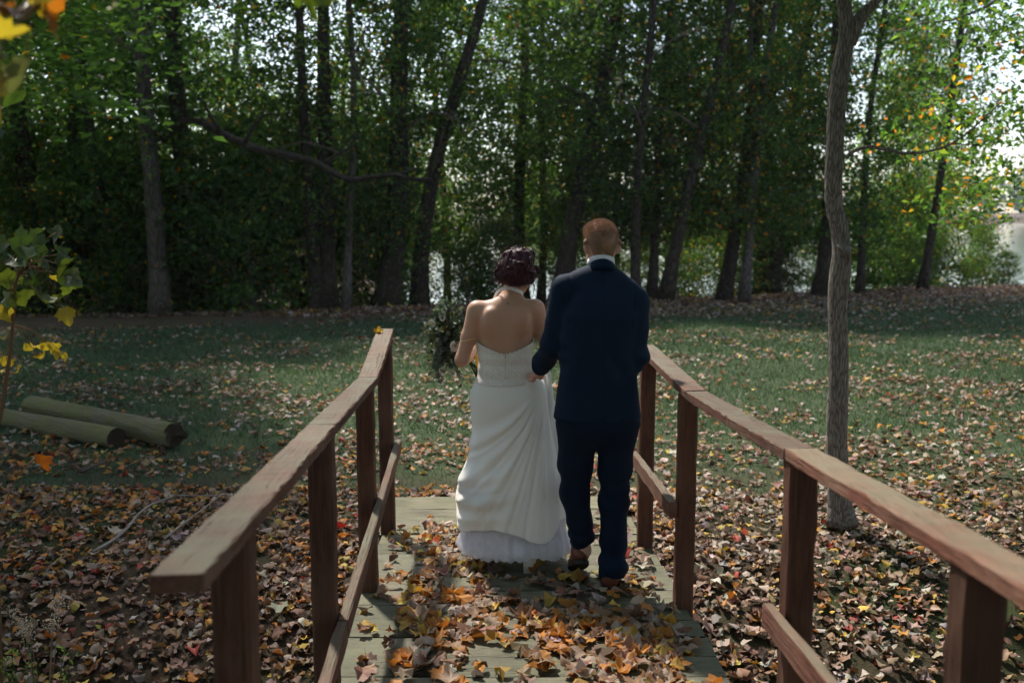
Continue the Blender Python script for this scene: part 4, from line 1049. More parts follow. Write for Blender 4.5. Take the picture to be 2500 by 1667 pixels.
def ribbon(name, pts, w, t, mat, parent, n=60, nrm=None):
    """flat band along a path, standing on edge in z"""
    p = curve_pts(pts, n); T = np.gradient(p, axis=0); T /= np.linalg.norm(T, axis=1)[:, None]
    nv = np.asarray(nrm, float) if nrm is not None else np.array([0, 0, 1.])
    U = nv - T * (T @ nv)[:, None]; U /= np.linalg.norm(U, axis=1)[:, None] + 1e-9; S = np.cross(T, U)
    rows = [p + U * a * w / 2 + S * b * t / 2 for a, b in ((-1, -1), (1, -1), (1, 1), (-1, 1))]
    V = np.stack(rows, 1).reshape(-1, 3); k = np.arange(n - 1)[:, None] * 4; j = np.arange(4)[None]; j2 = (j + 1) % 4
    return obj(name, mesh(name, V, np.stack([k + j, k + j2, k + 4 + j2, k + 4 + j], -1).reshape(-1, 4), mat, smooth=False), parent)
ribbon('halter_strap', [(-.075, .118, 1.27), (-.100, .075, 1.40), (-.085, .03, 1.465), (-.062, -.012, 1.492), (-.022, -.040, 1.505), (.025, -.022, 1.492), (.056, .02, 1.468), (.045, .08, 1.42), (.0, .122, 1.27)], .017, .004, M['satin'], wom)
obj('armband', tube_mesh('armband', M['gold'], np.array([(-.2265 + .0455 * math.cos(a), .0 + .0455 * math.sin(a), 1.236 + .010 * math.cos(a)) for a in np.linspace(0, 6.2832, 40)]), .0024, n=6, cap=False), wom)
obj('earring', tube_mesh('earring', M['shirt'], np.array([(.091, .035, 1.515), (.092, .035, 1.505), (.092, .035, 1.497)]), [.002, .0055, .002], n=8), wom)
obj('mole', tube_mesh('mole', M['sole'], np.array([(-.022, -.066, 1.428), (-.022, -.0675, 1.428), (-.022, -.068, 1.428)]), [.004, .003, .001], n=8), wom)

# gown skirt: stacked rings, drawn up on the right side to the hands
HX, HZ = .168, 1.005
XL = tabf([.10, .217, .32, .402, .523, .62, .713, .82, .931, .98, 1.03], [-.285, -.285, -.297, -.300, -.262, -.225, -.213, -.217, -.226, -.212, -.185])
XR = tabf([.10, .25, .313, .45, .60, .75, .88, .95, 1.03], [.32, .315, .30, .27, .235, .205, .185, .160, .110])
YB = tabf([.10, .3, .5, .7, .9, .97, 1.03], [-.20, -.195, -.165, -.14, -.135, -.125, -.112])
YF = tabf([.10, .3, .5, .7, .9, 1.03], [.30, .27, .22, .17, .13, .112])
nth = 360; th = np.arange(nth) * 2 * math.pi / nth
cth, sth = np.cos(th), np.sin(th)
def ring_xy(z, grow=0.):
    xl, xr, yb_, yf = XL(z) - grow, XR(z) + grow, YB(z) - grow, YF(z) + grow
    k = (np.abs(cth) ** 2.2 + np.abs(sth) ** 2.2) ** (-1 / 2.2)
    x = (xl + xr) / 2 + (xr - xl) / 2 * k * cth
    y = np.where(sth < 0, -yb_, yf) * k * sth + 0.
    return x, y
def folds(x, z, back):
    """outward displacement; creases fan out from the hand at (HX, HZ) and sweep round into swags"""
    dx, dz = HX - x, HZ - z
    rr_ = np.hypot(dx, dz) + 1e-6; ph = np.arctan2(dx, np.maximum(dz, -.2))           # 0 straight down, pi/2 to the left
    d = np.zeros_like(x)
    for p0, sw, w, am in ((.05, .0, .05, .016), (.13, .04, .05, .014), (.22, .10, .06, .018), (.34, .28, .08, .020), (.50, .42, .09, .018), (.72, .50, .11, .014), (-.10, -.05, .06, .016), (-.22, -.1, .08, .016), (.09, .02, .018, .008), (.175, .07, .02, .008), (.28, .2, .022, .008), (.42, .36, .028, .008), (.0, .0, .018, .007), (.62, .48, .03, .006)):
        c = p0 + sw * np.clip(rr_ - .25, 0, 1) * 1.1
        u = (ph - c) / w
        d += am * np.exp(-np.abs(u) ** 1.5) * sstep(.04, .25, rr_) * (1 - .35 * sstep(.55, .95, rr_))
        u2 = (ph - c - w * 1.5) / w
        d -= am * .55 * np.exp(-u2 * u2) * sstep(.04, .25, rr_)
    # soft horizontal swags on the lower left
    for zc, sl, am, w in ((.50, .44, .007, .028), (.385, .34, .009, .028), (.62, .5, .004, .03), (.30, .22, .005, .024), (.445, .38, .003, .012)):
        zz = zc + sl * np.clip(x + .25, 0, .5) ** 1.7 * 1.6
        u = (z - zz) / w
        d += am * np.exp(-u * u) * sstep(.12, -.10, x); d -= am * .5 * np.exp(-((z - zz + w * 1.7) / w) ** 2) * sstep(.12, -.1, x)
    return d * back
sn = Noise(57, 14, 1.2, 4); hn2 = Noise(58, 10, 2, 5)
def hem_z(x, y):
    h_ = np.interp(x, [-.30, -.26, -.20, -.06, .04, .10, .15, .20, .235, .26, .33], [.222, .232, .250, .250, .232, .205, .188, .188, .24, .295, .30])
    return h_ + .006 * hn2(np.stack([x, y, 0 * x], -1)) + .02 * (y > .1)
nz = 110; zt = 1.03; rows = []
xb, yb0 = ring_xy(np.full(nth, .22)); hz = hem_z(xb, yb0)
for pas, grow in ((0, 0.), (1, -.006)):
    rng_k = range(nz) if pas == 0 else range(nz - 1, nz - 22, -1)
    for k in rng_k:
        t = k / (nz - 1); z = zt + (hz - zt) * t
        x, y = ring_xy(z, grow)
        back = sstep(.35, -.25, sth)
        d = folds(x, z, back) + .0035 * sn(np.stack([x, y, z * .5], -1)) * sstep(1.0, .85, z)
        pl_ = .012 * np.sin(th * 11 + 2 * np.sin(th * 3)) * sstep(.9, .3, z) * (1 - .75 * back); d = d + pl_
        nrm_ = np.stack([cth, sth], -1)
        # fabric pulled towards the gathering hand
        pull = np.exp(-((z - HZ) / .10) ** 2 - ((x - HX) / .09) ** 2) * .035
        rows.append(np.column_stack([x + nrm_[:, 0] * (d + pull), y + nrm_[:, 1] * d, z + .03 * np.exp(-((x - HX) / .07) ** 2) * np.exp(-((z - 1.02) / .05) ** 2)]))
V = np.concatenate(rows); K = len(rows); i_ = np.arange(nth); i2 = (i_ + 1) % nth
F = np.concatenate([np.stack([k * nth + i_, (k + 1) * nth + i_, (k + 1) * nth + i2, k * nth + i2], -1) for k in range(K - 1)])
obj('skirt', mesh('skirt', V, F, M['satin']), wom)
# bunch of cloth held up in the hands
A = Acc(); gr2 = np.random.default_rng(91)
for k in range(9):
    a = gr2.uniform(0, 6.28); x0, y0 = HX + .012 + .018 * math.cos(a), .10 + .03 * math.sin(a)
    p = curve_pts([(x0 - .01, y0, 1.055 + gr2.uniform(-.01, .03)), (x0, y0, 1.01), (x0 + gr2.uniform(-.02, .03), y0 - .02, .90), (x0 + gr2.uniform(-.02, .06), y0 - .06 * gr2.random(), .70), (x0 + gr2.uniform(0, .10), y0 - .05, .42)], 24)
    tube_into(A, p, np.interp(np.linspace(0, 1, 24), [0, .12, .25, .6, 1], [.010, .017, .014, .026, .034]), n=12, amp=.03)
obj('gathered_cloth', A.mesh('gathered_cloth', M['satin']), wom)
# petticoat and tulle
def frill(name, z0, z1f, grow, ruf, amp, mat, seed, lo_edge=.006):
    r = np.random.default_rng(seed); fn_ = Noise(seed, 10, 1.5, 4); rows = []; n = 26
    x1, y1 = ring_xy(np.full(nth, .18), grow)
    zb = z1f(x1, y1) + lo_edge * np.sin(th * 47) * .5 + .012 * fn_(np.stack([x1, y1, 0 * x1], -1))
    for k in range(n):
        t = k / (n - 1); z = z0 + (zb - z0) * t; x, y = ring_xy(np.maximum(z, .1), grow + .030 * sstep(.45, 1., t))
        d = amp * (.2 + .8 * t * t) * np.sin(th * ruf + 2.2 * np.sin(th * 5 + seed) + .8 * fn_(np.stack([x, y, z], -1))) + .006 * fn_(np.stack([x * 2, y * 2, z * 2], -1))
        rows.append(np.column_stack([x + cth * d, y + sth * d, z]))
    V = np.concatenate(rows); F = np.concatenate([np.stack([k * nth + i_, (k + 1) * nth + i_, (k + 1) * nth + i2, k * nth + i2], -1) for k in range(n - 1)])
    return obj(name, mesh(name, V, F, mat), wom)
tb_ = lambda x, y: np.interp(x, [-.29, -.2, -.08, .02, .10, .20, .28, .34], [.112, .105, .098, .105, .120, .085, .090, .11])
frill('petticoat', .36, lambda x, y: tb_(x, y) + .02, -.050, 15, .006, M['petticoat'], 5)
frill('tulle', .34, tb_, -.036, 19, .010, M['tulle'], 9, .01)
frill('tulle', .36, lambda x, y: tb_(x, y) + .006, -.026, 13, .012, M['tulle'], 14, .01)
# shoes
hs = shoe_pair(wom, (.087, -.135, .072), -.32, -.1, (M['shoe_white'], M['shoe_white']), names=('shoe', 'sole')); hs.scale = (.72, .80, .7)
bx_ = lambda P: smax(np.maximum(np.abs(P[:, 0]) - (.026 + .05 * np.clip(P[:, 2] - .03, 0, 1)), np.abs(P[:, 1]) - .026), np.maximum(P[:, 2] - .09, .0 - P[:, 2]), .006)
h_ = sdf_obj('heel', bx_, (-.05, -.05, -.02), (.05, .05, .12), .005, M['shoe_white'], wom); h_.location = (.087, -.105, .002)
hs = shoe_pair(wom, (-.098, .02, .155), -.85, .05, (M['shoe_white'], M['sole'])); hs.scale = (.72, .80, .7)
h_ = sdf_obj('heel', bx_, (-.05, -.05, -.02), (.05, .05, .12), .005, M['shoe_white'], wom); h_.location = (-.098, -.01, .075); h_.rotation_euler = (-.6, 0, 0)
# burgundy updo
wc = np.array([.040, .009, .015])
def hair_w(P):
    q = (P - HC_W.astype(np.float32)) @ RM_W.astype(np.float32) / .93
    d = smax(s_ell(q, (0, -.014, .026), (.084, .104, .100)), (-.06 + .75 * (q[:, 1] + .06)) - q[:, 2], .02) * .93
    for c, r_ in (((.022, -.052, 1.600), (.092, .055, .074)), ((-.032, -.035, 1.572), (.044, .045, .038)), ((.080, -.010, 1.578), (.042, .05, .042)), ((.03, -.055, 1.556), (.048, .042, .034)), ((.03, -.02, 1.66), (.075, .06, .042))):
        d = smin(d, s_ell(P, c, r_), .025)
    for (c, n_, Rr, rr_) in CURLS:
        q = P - c; hgt = q @ n_; pl = np.sqrt(np.maximum((q * q).sum(1) - hgt * hgt, 1e-9))
        d = smin(d, np.hypot(pl - Rr, hgt) - rr_, .005)
    return d
CURLS = []; hr = np.random.default_rng(74)
Vb, Qb = surface(hair_w, (-.12, -.15, 1.48), (.18, .20, 1.74), .008); Nb = vnormals(Vb, Qb)
P0, kq = sample_quads(Vb, Qb, 400, hr, lambda c: (c[:, 1] < .06) & (c[:, 2] > 1.535))
for p, k in zip(P0, kq):
    if len(CURLS) >= 40: break
    if any(np.linalg.norm(p - c[0]) < .021 for c in CURLS): continue
    n_ = Nb[Qb[k]].mean(0) + hr.normal(0, .35, 3); n_ /= np.linalg.norm(n_)
    CURLS.append(((p - Nb[Qb[k]].mean(0) * .002).astype(np.float32), n_.astype(np.float32), hr.uniform(.013, .021), hr.uniform(.0055, .0085)))
Vh, Qh = surface(hair_w, (-.12, -.15, 1.48), (.18, .20, 1.74), .0042); Vh = relax(Vh, Qh, 1); Nh = vnormals(Vh, Qh)
wv = Noise(63, 12, 3, 9)
Vh = Vh + Nh * (.003 * np.sin(wv(Vh * [.6, .6, .5]) * 4) + .0016 * np.sin(Vh[:, 0] * 300 + 9 * wv(Vh)))[:, None]
tone = (.75 + .35 * wv(Vh * 1.7)[:, None]); hw = obj('hair', mesh('hair', Vh, Qh, M['hair'], np.clip(wc * tone, .004, 1)), wom)
hr = np.random.default_rng(72); A = Acc()
P0, kq = sample_quads(Vh, Qh, 40, hr, lambda c: (c[:, 1] < .05) & (c[:, 2] > 1.53))
for p, k in zip(P0, kq):
    n_ = Nh[Qh[k]].mean(0); t_ = np.cross(n_, hr.standard_normal(3)); t_ /= np.linalg.norm(t_); b_ = np.cross(n_, t_)
    rr_ = hr.uniform(.018, .042); a0 = hr.uniform(0, 6.28); turns = hr.uniform(2.2, 4.6); ts = np.linspace(0, 1, 14)
    rad = rr_ * (1 - .45 * ts)
    pth = p + n_ * (.002 + .004 * np.sin(ts * 3.1))[:, None] + (t_[None] * (np.cos(a0 + ts * turns) * rad)[:, None] + b_[None] * (np.sin(a0 + ts * turns) * rad)[:, None])
    pth -= n_ * (((pth - p) @ t_) ** 2 + ((pth - p) @ b_) ** 2)[:, None] / .09
    c_ = wc * hr.uniform(.15, 1.8) * [1, 1, hr.uniform(.8, 1.2)]
    tube_into(A, pth, np.interp(ts, [0, .3, 1], [.002, hr.uniform(.005, .010), .0012]), n=6, col=c_)
obj('curl', A.mesh('curl', M['hair']), hw)
nS = 3600; P0, kq = sample_quads(Vh, Qh, nS, hr, lambda c: c[:, 1] < .12)
swirl_c = np.where((P0[:, 2] > 1.625)[:, None], [[.03, -.04, 1.60]], np.where((P0[:, 0] < .02)[:, None], [[-.03, -.07, 1.575]], [[.065, -.06, 1.575]])) + hr.normal(0, .01, (nS, 3))
p = P0.copy(); pathS = []; eps = .003
for k in range(8):
    dd = hair_w(p.astype(np.float32)); g = np.stack([hair_w((p + eps * e).astype(np.float32)) - dd for e in np.eye(3)], -1); g /= np.linalg.norm(g, axis=1)[:, None] + 1e-9
    p = p - g * (dd - .0012 - .0022 * math.sin(k / 7 * 3.14))[:, None]; pathS.append(p.copy())
    tc_ = swirl_c - p; tc_ -= g * (tc_ * g).sum(1)[:, None]; tc_ /= np.linalg.norm(tc_, axis=1)[:, None] + 1e-9
    td = .45 * tc_ + .9 * np.cross(g, tc_); p = p + td * .0065
pathS = np.stack(pathS, 1); gS = np.cross(np.gradient(pathS, axis=1), g[:, None, :]); gS /= np.linalg.norm(gS, axis=2)[..., None] + 1e-9
wS = np.interp(np.linspace(0, 1, 8), [0, .3, 1], [.4, 1, .2])[None, :, None] * hr.uniform(.0005, .0014, (nS, 1, 1))
VS = np.stack([pathS - gS * wS, pathS + gS * wS], 2).reshape(nS, 16, 3); bS = (np.arange(nS) * 16)[:, None]
FS = np.concatenate([bS + [2 * k, 2 * k + 1, 2 * k + 3, 2 * k + 2] for k in range(7)])
obj('strand', mesh('strand', VS.reshape(-1, 3), FS, M['hair'], np.repeat(np.clip(wc * hr.lognormal(0, .7, (nS, 1)) * [1, .95, 1.1], .003, .3), 16, 0)), hw)
n = 900; P0, kq = sample_quads(Vh, Qh, n, hr, lambda c: c[:, 1] < .08); N0 = Nh[Qh[kq]].mean(1)
D0 = N0 * .8 + hr.normal(0, .6, (n, 3)); D0 /= np.linalg.norm(D0, axis=1)[:, None]
strands('strand', P0, D0, hr.uniform(.012, .045, n), np.full(n, .0016), wc * hr.uniform(.6, 3., (n, 1)), hw, M['hair'], bend=hr.normal(0, .012, (n, 3)), nseg=4)
A = Acc(); tube_into(A, curve_pts([(.105, .02, 1.535), (.118, .015, 1.505), (.112, .012, 1.478), (.126, .008, 1.452), (.120, .006, 1.43)], 20), np.linspace(.0026, .0008, 20), n=5, col=wc)
obj('curl', A.mesh('curl', M['hair']), hw)

# ------------------------------------------------------------------ bouquet held in her left hand
BQ = np.array([-.355, .24, 1.22]) + np.array(WO)
bq = empty('bouquet', BQ - [0, 0, .02]); bo = np.array(bq.location)
tag(bq, 'loose bouquet of eucalyptus, ferns and white roses held by the woman', 'bouquet')
br = np.random.default_rng(95)
M['rose'] = plain('rose_petal', (.66, .64, .56), .65)
A = Acc(); n = 620
d = br.standard_normal((n, 3)); d /= np.linalg.norm(d, axis=1)[:, None]; P = d * br.uniform(.35, 1.0, (n, 1)) * [.10, .10, .17]
k = br.random(n); cols = np.where((k < .45)[:, None], [[.075, .105, .09]], np.where((k < .8)[:, None], [[.022, .040, .018]], [[.085, .095, .04]])) * br.uniform(.6, 1.3, (n, 1))
v, f, c = leaf_cards(P, br.uniform(.018, .05, n), cols, br, .0, .7, .1); A.add(v, f, c)
for s_ in range(95):                                                                     # sprigs reaching out
    a = br.uniform(0, 6.28); el = br.uniform(-1.2, 1.35); u = np.array([math.cos(a) * math.cos(el), math.sin(a) * math.cos(el), math.sin(el)])
    if u[0] > .5: u[0] *= -.6
    L = br.uniform(.5, 1.) * .12; p0 = u * [.07, .07, .13]; p = curve_pts([p0, p0 + u * L * .5, p0 + u * L + [0, 0, -.02]], 9)
    tube_into(A, p, .0014, n=4, col=(.07, .08, .05))
    q = p[np.repeat(np.arange(1, 9), 2)] + br.normal(0, .008, (16, 3)); cc_ = ((.15, .19, .17), (.05, .085, .045), (.17, .18, .075))[s_ % 3]
    v, f, c = leaf_cards(q, (.032, .018, .012)[s_ % 3] * br.uniform(.8, 1.3, 16), np.tile(cc_, (16, 1)) * br.uniform(.7, 1.3, (16, 1)), br, .0, (.75, .3, .9)[s_ % 3]); A.add(v, f, c)
obj('foliage', A.mesh('bouquet_foliage', M['bouquet_leaf'], False), bq)['kind'] = 'stuff'
for (fx, fy, fz, fr) in ((-.075, -.07, .10, .022), (.05, -.11, -.02, .032), (-.02, -.09, .13, .02), (-.045, -.075, .01, .016), (-.02, -.06, -.16, .026), (.03, -.06, -.175, .022)):
    A = Acc()
    for k in range(16):
        a = k * 2.4; q = k / 16; r0 = fr * (.25 + .75 * q); cx = np.array([math.cos(a), math.sin(a)])
        uu = np.linspace(-1, 1, 5); vv = np.linspace(0, 1, 4); U, W2 = np.meshgrid(uu, vv)
        ang = a + U * .8 + br.normal(0, .1); rad = r0 * (.3 + .7 * W2 ** .7) * (1 + br.normal(0, .12) * W2 + .08 * U * br.normal()); zz = fr * (.9 - .55 * q) * W2 - fr * .3 * q * W2 ** 3
        pv = np.stack([rad * np.cos(ang), -zz - fr * .1, rad * np.sin(ang)], -1).reshape(-1, 3); ii = (np.arange(3)[:, None] * 5 + np.arange(4)[None]).ravel()
        A.add(pv, np.stack([ii, ii + 1, ii + 6, ii + 5], -1))
    obj('rose', A.mesh('rose', M['rose']), bq, (fx, fy, fz))
A = Acc()
for k in range(9): tube_into(A, curve_pts([(br.normal(0, .02), br.normal(0, .02), -.1), (.11 + br.normal(0, .01), -.03 + br.normal(0, .01), -.10), (.19 + br.normal(0, .02), -.04, -.2)], 8), .003, n=5, col=(.05, .07, .03))
obj('stem', A.mesh('stem', M['leaf_green']), bq)
M['ribbon'] = plain('ochre_ribbon', (.50, .26, .02), .5)
hx = np.array([-.19, .22, 1.12]) + np.array(WO) - bo
ribbon('ribbon', [hx + (0, -.045, .01), hx + (.0, -.05, -.03), hx + (.012, -.05, -.07), hx + (.022, -.045, -.12)], .016, .003, M['ribbon'], bq, 30, (1, 0, .3))

# ------------------------------------------------------------------ logs, sticks, sapling and small things
def gpt(px, py, z):
    """point at height z seen px, py across the photograph's 2352-wide frame"""
    u = (px - 1176) / F_D; v = (784 - py) / F_D
    d = np.array([u, math.cos(PITCH) + v * math.sin(PITCH), -math.sin(PITCH) + v * math.cos(PITCH)])
    return d * ((z - 1.88) / d[2]) + np.array([0, 0, 1.88])
m = NT('mossy_log'); co = m.co('Object', (2.2, 9, 9)); n1 = m.noise(co, 3, 5, .6, .5); n2 = m.noise(m.co('Object'), 3.5, 5, .6)
m.base(m.mix(m.ramp(n2, [(.35, (0, 0, 0)), (.65, (1, 1, 1))]), m.mix(n1, (.085, .07, .045), (.24, .205, .14)), (.15, .155, .06))); m.rough(.9, .1); m.bump(n1, 1., .035); M['log'] = m.m
m = NT('log_end'); co = m.co('Object'); wv_ = m.new('ShaderNodeTexWave', wave_type='RINGS', rings_direction='X'); wv_.inputs['Scale'].default_value = 22; wv_.inputs['Distortion'].default_value = 3; m.lk(co, wv_.inputs['Vector'])
m.base(m.mix(wv_.outputs['Fac'], (.020, .015, .011), (.07, .052, .036))); m.rough(.95, .1); M['log_end'] = m.m
def log(label, right, left, r, seed, broken=False):
    a = gpt(*right, -.26 + r * .8); b = gpt(*left, -.26 + r * .8); rr_ = np.random.default_rng(seed)
    L = np.linalg.norm(a - b); t = empty('log', b); t.rotation_euler = (0, math.asin((b[2] - a[2]) / L), math.atan2(a[1] - b[1], a[0] - b[0]))
    n, K = 40, 34; th = np.arange(n) * 2 * math.pi / n; xs = np.linspace(0, L, K); ln_ = Noise(seed, 12, .5, 2.)
    rows = []
    for x in xs:
        q = np.column_stack([np.full(n, x), np.cos(th), np.sin(th)]); rad = r * (1 + .035 * ln_(q) + .012 * rr_.standard_normal(n) + .02 * math.sin(x * 2 + seed))
        x_ = np.full(n, x)
        if broken and x == xs[-1]: x_ = x + .05 * (np.sin(th * 2 + 1) > .3) - .05 * (np.abs(th - .7) < .5)
        rows.append(np.column_stack([x_, np.cos(th) * rad, np.sin(th) * rad]))
    V = np.concatenate(rows); i_ = np.arange(n); i2_ = (i_ + 1) % n
    F = np.concatenate([np.stack([k * n + i_, (k + 1) * n + i_, (k + 1) * n + i2_, k * n + i2_], -1) for k in range(K - 1)])
    obj('trunk_wood', mesh('trunk_wood', V, F, M['log']), t)
    for nm, ring, s in (('cut_end', rows[-1], 1), ('cut_end', rows[0], -1)):
        c = ring.mean(0); VV = [ring]; 
        for q in (.93, .7, .4, .12): VV.append(c + (ring - c) * q + np.column_stack([-s * .012 * (1 if q < .9 else 0) + rr_.normal(0, .006 if broken else .002, n), np.zeros(n), np.zeros(n)]))
        V = np.concatenate(VV); F = np.concatenate([np.stack([k * n + i_, (k + 1) * n + i_, (k + 1) * n + i2_, k * n + i2_], -1) for k in range(4)])
        if s > 0: F = F[:, ::-1]
        obj(nm, mesh(nm, V, [F, (4 * n + np.arange(n))[None, ::(1 if s > 0 else -1)]], M['log_end']), t)
    return tag(t, label, 'log', 'mossy logs on the grass')
log('mossy round log nearer the camera, its left end outside the picture', (268, 1006), (-110, 938), .096, 3)
log('mossy log lying behind the other, with a dark broken end', (398, 1000), (72, 932), .115, 4, True)

def stick(label, pts, r0, r1, col, zoff=.03, deck=False, twigs=0, seed=0, name='stick'):
    P = []
    for px, py in pts:
        p = gpt(px, py, -.26)
        for _ in range(12): p = gpt(px, py, (deck_z(p[1]) + .012) if deck else float(ground(p[0], p[1])) + zoff)
        P.append(p)
    P = np.array(P); base = P[0]; A = Acc(); c = curve_pts(P - base, 30); tube_into(A, c, np.linspace(r0, r1, 30), n=7, amp=.08, col=col)
    r = np.random.default_rng(seed)
    for k in range(twigs): tube_into(A, limb_path(c[r.integers(8, 26)], (r.normal(0, .6), r.normal(0, .6), .25), .1, 5, .1, seed + k), np.linspace(r1, r1 * .4, 5), n=5, col=col)
    return tag(obj(name, A.mesh(name, M['stick']), None, base), label, 'stick')
m = NT('dead_twig'); m.base(m.attr()); m.rough(.8, .2); M['stick'] = m.m
stick('long pale curved stick lying among the leaves left of the bridge', [(215, 1266), (262, 1238), (295, 1209), (318, 1180), (352, 1156), (400, 1140), (450, 1137), (505, 1138)], .011, .004, (.24, .21, .19), .05)
stick('thin straight pale twig on the leaves beside the left handrail', [(378, 1236), (430, 1195), (470, 1165), (512, 1133)], .007, .004, (.28, .22, .19), .055)
stick('short dark forked twig on the deck at the bottom edge', [(930, 1542), (985, 1534), (1030, 1530), (1068, 1524)], .011, .007, (.035, .026, .022), .0, True, 3, 5)
stick('small dark branch half buried in leaves below the logs', [(185, 1082), (215, 1070), (245, 1058)], .02, .012, (.07, .055, .045), .05)

NEAR_LEAVES = [leaf_mesh('leaf', 800 + s, M['leaf_near'], curl=.55) for s in range(6)]
def place_leaf(parent, base, px, py, Y, size, col, r, hang=1.):
    p = vpt(px, py, Y) - base; o = obj('leaf', NEAR_LEAVES[int(r.integers(0, 6))], parent, p); o.scale = (size,) * 3
    o.rotation_euler = (r.normal(-1.0 * hang, .45), r.normal(0, .5), r.uniform(0, 6.28)); o.color = (*np.clip(np.array(col) * r.uniform(.75, 1.25), 0, .8), 1); return p
r = np.random.default_rng(17)
GRN, YGR, YEL, ORG = (.03, .07, .024), (.10, .15, .03), (.48, .36, .05), (.48, .15, .02)
sb = vpt(-30, 1180, 4.4); sb[2] = float(ground(sb[0], 4.4)); sap = empty('maple_sapling', sb)
A = Acc(); st_ = np.array([sb - sb, vpt(-14, 1060, 4.4) - sb, vpt(0, 960, 4.4) - sb, vpt(22, 820, 4.4) - sb, vpt(33, 700, 4.4) - sb, vpt(36, 650, 4.4) - sb, vpt(60, 600, 4.42) - sb, vpt(95, 570, 4.45) - sb])
c = curve_pts(st_, 50); tube_into(A, c, np.linspace(.012, .004, 50), n=8, col=(.16, .09, .05))
spots = [(12, 560, GRN), (48, 548, GRN), (88, 536, GRN), (132, 533, GRN), (100, 580, GRN), (140, 585, GRN), (62, 592, GRN), (30, 598, GRN), (112, 612, GRN), (150, 612, YGR), (20, 640, YGR), (72, 640, GRN), (122, 640, YEL), (155, 645, GRN), (172, 640, (.10, .13, .10)), (160, 668, YGR), (130, 690, YGR), (58, 682, YEL), (12, 690, YGR), (100, 690, YGR), (140, 712, GRN), (152, 722, YEL), (0, 610, GRN), (78, 560, GRN), (5, 720, YEL)]
for (px, py, cl) in spots:
    p = place_leaf(sap, sb, px, py, 4.4 + r.normal(0, .1), r.uniform(.085, .125), cl if cl != YEL or r.random() < .5 else YGR, r); q = c[r.integers(36, 50)]
    tube_into(A, curve_pts([q, (q + p) / 2 + (0, 0, .02), p], 6), .0016, n=4, col=(.2, .10, .05))
for (px, py) in ((62, 800), (84, 798), (104, 794), (122, 800), (128, 812), (30, 832), (14, 828), (0, 852), (44, 846), (152, 818), (92, 820)):
    p = place_leaf(sap, sb, px, py, 4.5, r.uniform(.045, .07), YEL if r.random() < .75 else YGR, r); q = c[25]
    tube_into(A, curve_pts([q, (q + p) / 2 + (0, 0, .03), p], 6), .0014, n=4, col=(.2, .10, .05))
p = place_leaf(sap, sb, 92, 1062, 3.9, .098, (.45, .12, .02), r, 1.3); q = c[5]
tube_into(A, curve_pts([q, (q + p) / 2 + (0, 0, .08), p + (0, 0, .03)], 10), .002, n=4, col=(.2, .10, .05))
obj('stem', A.mesh('stem', M['stick']), sap)
tag(sap, 'young maple with green and yellow leaves at the left edge of the picture', 'sapling')

# branch of the overhead maple with blurred leaves in the top left corner
ov = NEAR_MAPLE; ob_ = np.array(ov.location); A = Acc()
mainb = curve_pts([(0.05, 0, 3.0), vpt(-700, -250, 2.3) - ob_, vpt(-250, -120, 2.0) - ob_, vpt(120, -90, 1.9) - ob_, vpt(450, -110, 1.85) - ob_, vpt(740, -90, 1.85) - ob_], 40); tube_into(A, mainb, np.linspace(.03, .004, 40), n=7, col=(.14, .10, .07))
for (px, py, cl, sz) in ((5, 28, (.30, .10, .015), .075), (48, 30, (.12, .05, .015), .075), (104, 42, ORG, .07), (128, -8, ORG, .07), (78, -2, YEL, .06), (14, 84, YEL, .07), (10, 188, YEL, .07), (52, 172, (.11, .13, .07), .08), (0, 262, YEL, .06), (-10, 130, YGR, .07), (262, 18, (.4, .4, .4), .025), (704, 4, (.12, .20, .025), .066), (728, -22, (.12, .20, .025), .066), (680, -30, (.10, .17, .025), .066)):
    p = place_leaf(ov, ob_, px, py, 1.9 + r.normal(0, .08), sz, cl, r, .9); q = mainb[np.argmin(((mainb - p) ** 2).sum(1))]
    tube_into(A, curve_pts([q, (q + p) / 2 + (0, 0, .01), p], 5), .0014, n=4, col=(.18, .11, .06))
obj('limb', A.mesh('limb', M['stick']), ov)

# single leaves that stand out
def one_leaf(label, px, py, col, size, Y=None, deck=False):
    if Y: p = vpt(px, py, Y)
    else:
        p = gpt(px, py, -.26)
        for _ in range(12): p = gpt(px, py, float(ground(p[0], p[1])) + .045)
    o = obj('fallen_leaf', DECK_LEAVES[int(r.integers(0, 14))], None, p); o.scale = (size,) * 3; o.rotation_euler = (r.normal(0, .35), r.normal(0, .3), r.uniform(0, 6.28)); o.color = (*col, 1)
    return tag(o, label, 'leaf')
one_leaf('bright red maple leaf on the ground left of the bridge between two posts', 775, 1204, (.50, .015, .03), .10)
one_leaf('orange maple leaf just below the bright red leaf beside the bridge', 790, 1228, (.55, .22, .03), .10)
one_leaf('small yellow leaf resting on the far end of the left handrail', 870, 763, (.60, .42, .04), .06, 5.83)
one_leaf('pale greenish leaf lying on the ground right of the right hand posts', 1660, 1320, (.42, .46, .33), .12)
one_leaf('pale grey green leaf on the bank between the two nearest left posts', 640, 1395, (.36, .40, .30), .12)
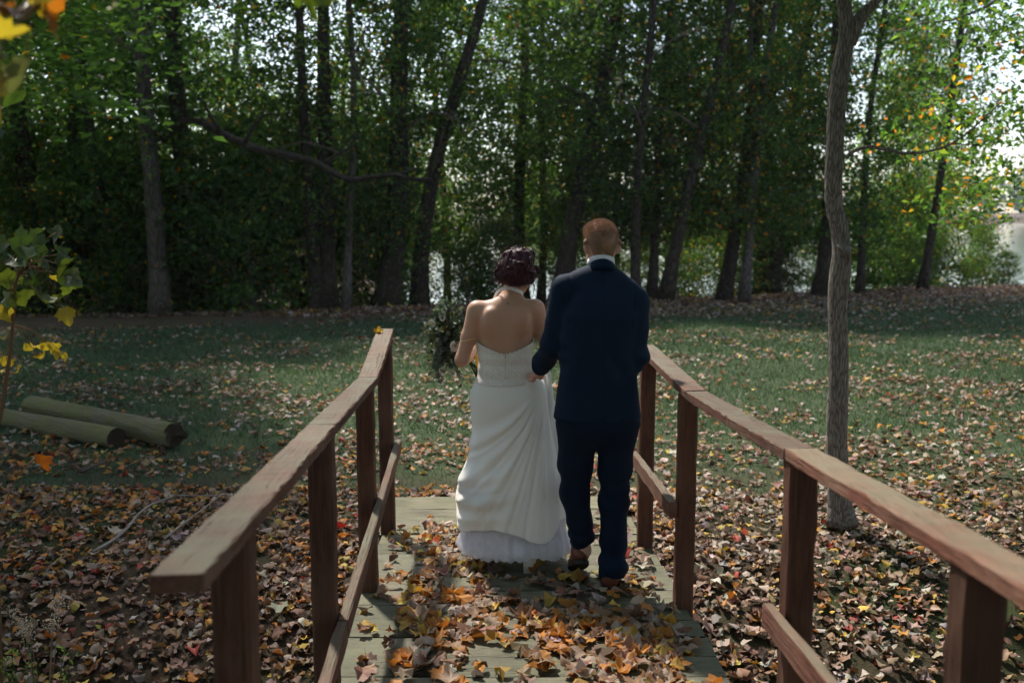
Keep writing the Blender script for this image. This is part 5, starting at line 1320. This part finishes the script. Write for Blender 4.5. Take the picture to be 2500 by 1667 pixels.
# dried weeds in the near left corner
def weed(name, label, px, py, Y, kind, seed):
    r = np.random.default_rng(seed); heads = []; b = vpt(px, py, Y); b[2] = float(ground(b[0], b[1])); t = empty(name, b); A = Acc(); B = Acc()
    H = vpt(px, py, Y)[2] - b[2]
    for k in range(6 if kind == 'dry' else 40):
        if kind == 'dry': tip = np.array([r.normal(0, .06), r.normal(0, .06), H + r.normal(0, .035)]); col = (.20, .14, .09)
        else: tip = np.array([r.normal(0, .11), r.normal(0, .11), H * r.uniform(.4, 1.1)]); col = (.05, .07, .03)
        p = curve_pts([(0, 0, 0), tip * [.3, .3, .6], tip], 10); tube_into(A, p, np.linspace(.0035, .0016, 10), n=4, col=col)
        n = 70 if kind == 'dry' else 50
        if kind == 'dry': P = tip + r.normal(0, .017, (n, 3)); cc_ = np.tile((.46, .42, .37), (n, 1)) * r.uniform(.6, 1.2, (n, 1)); sz = .014
        else: P = p[r.integers(3, 10, n)] + r.normal(0, .014, (n, 3)); cc_ = np.tile((.05, .085, .04), (n, 1)) * r.uniform(.5, 1.5, (n, 1)); sz = .02
        v, f, c = leaf_cards(P, sz * r.uniform(.6, 1.4, n), cc_, r, 0., .35); B.add(v, f, c)
        if kind == 'dry': heads.append(B); B = Acc()
    obj('stem', A.mesh('stem', M['stick']), t); 
    for q in heads or [B]: obj('flower_head' if heads else 'foliage', q.mesh('weed_tuft', M['leaf_litter' if heads else 'leaf_green'], False), t)
    return tag(t, label, 'plant')
weed('dried_flower', 'dried weed with pale fluffy seed heads in the lower left leaves', 92, 1405, 4.0, 'dry', 3)
weed('low_plant', 'feathery dark green plant at the bottom left corner', 78, 1548, 3.6, 'green', 4)

# ------------------------------------------------------------------ thin haze in the air over the lawn and lake
hv = np.array([(x, y, z) for z in (-12., 45.) for y in (-75., 640.) for x in (-640., 640.)])
hf = np.array([(0, 2, 3, 1), (4, 5, 7, 6), (0, 1, 5, 4), (2, 6, 7, 3), (0, 4, 6, 2), (1, 3, 7, 5)])
m = NT('haze_air'); m.n.remove(m.b); pv = m.new('ShaderNodeVolumePrincipled'); pv.inputs['Color'].default_value = (.86, .90, .95, 1); pv.inputs['Density'].default_value = .0003; pv.inputs['Anisotropy'].default_value = .0
m.lk(pv.outputs[0], m.out.inputs['Volume'])
hz_o = tag(obj('haze', mesh('haze', hv, hf, m.m, smooth=False)), 'thin pale haze in the air over the lake', 'haze', kind='stuff')
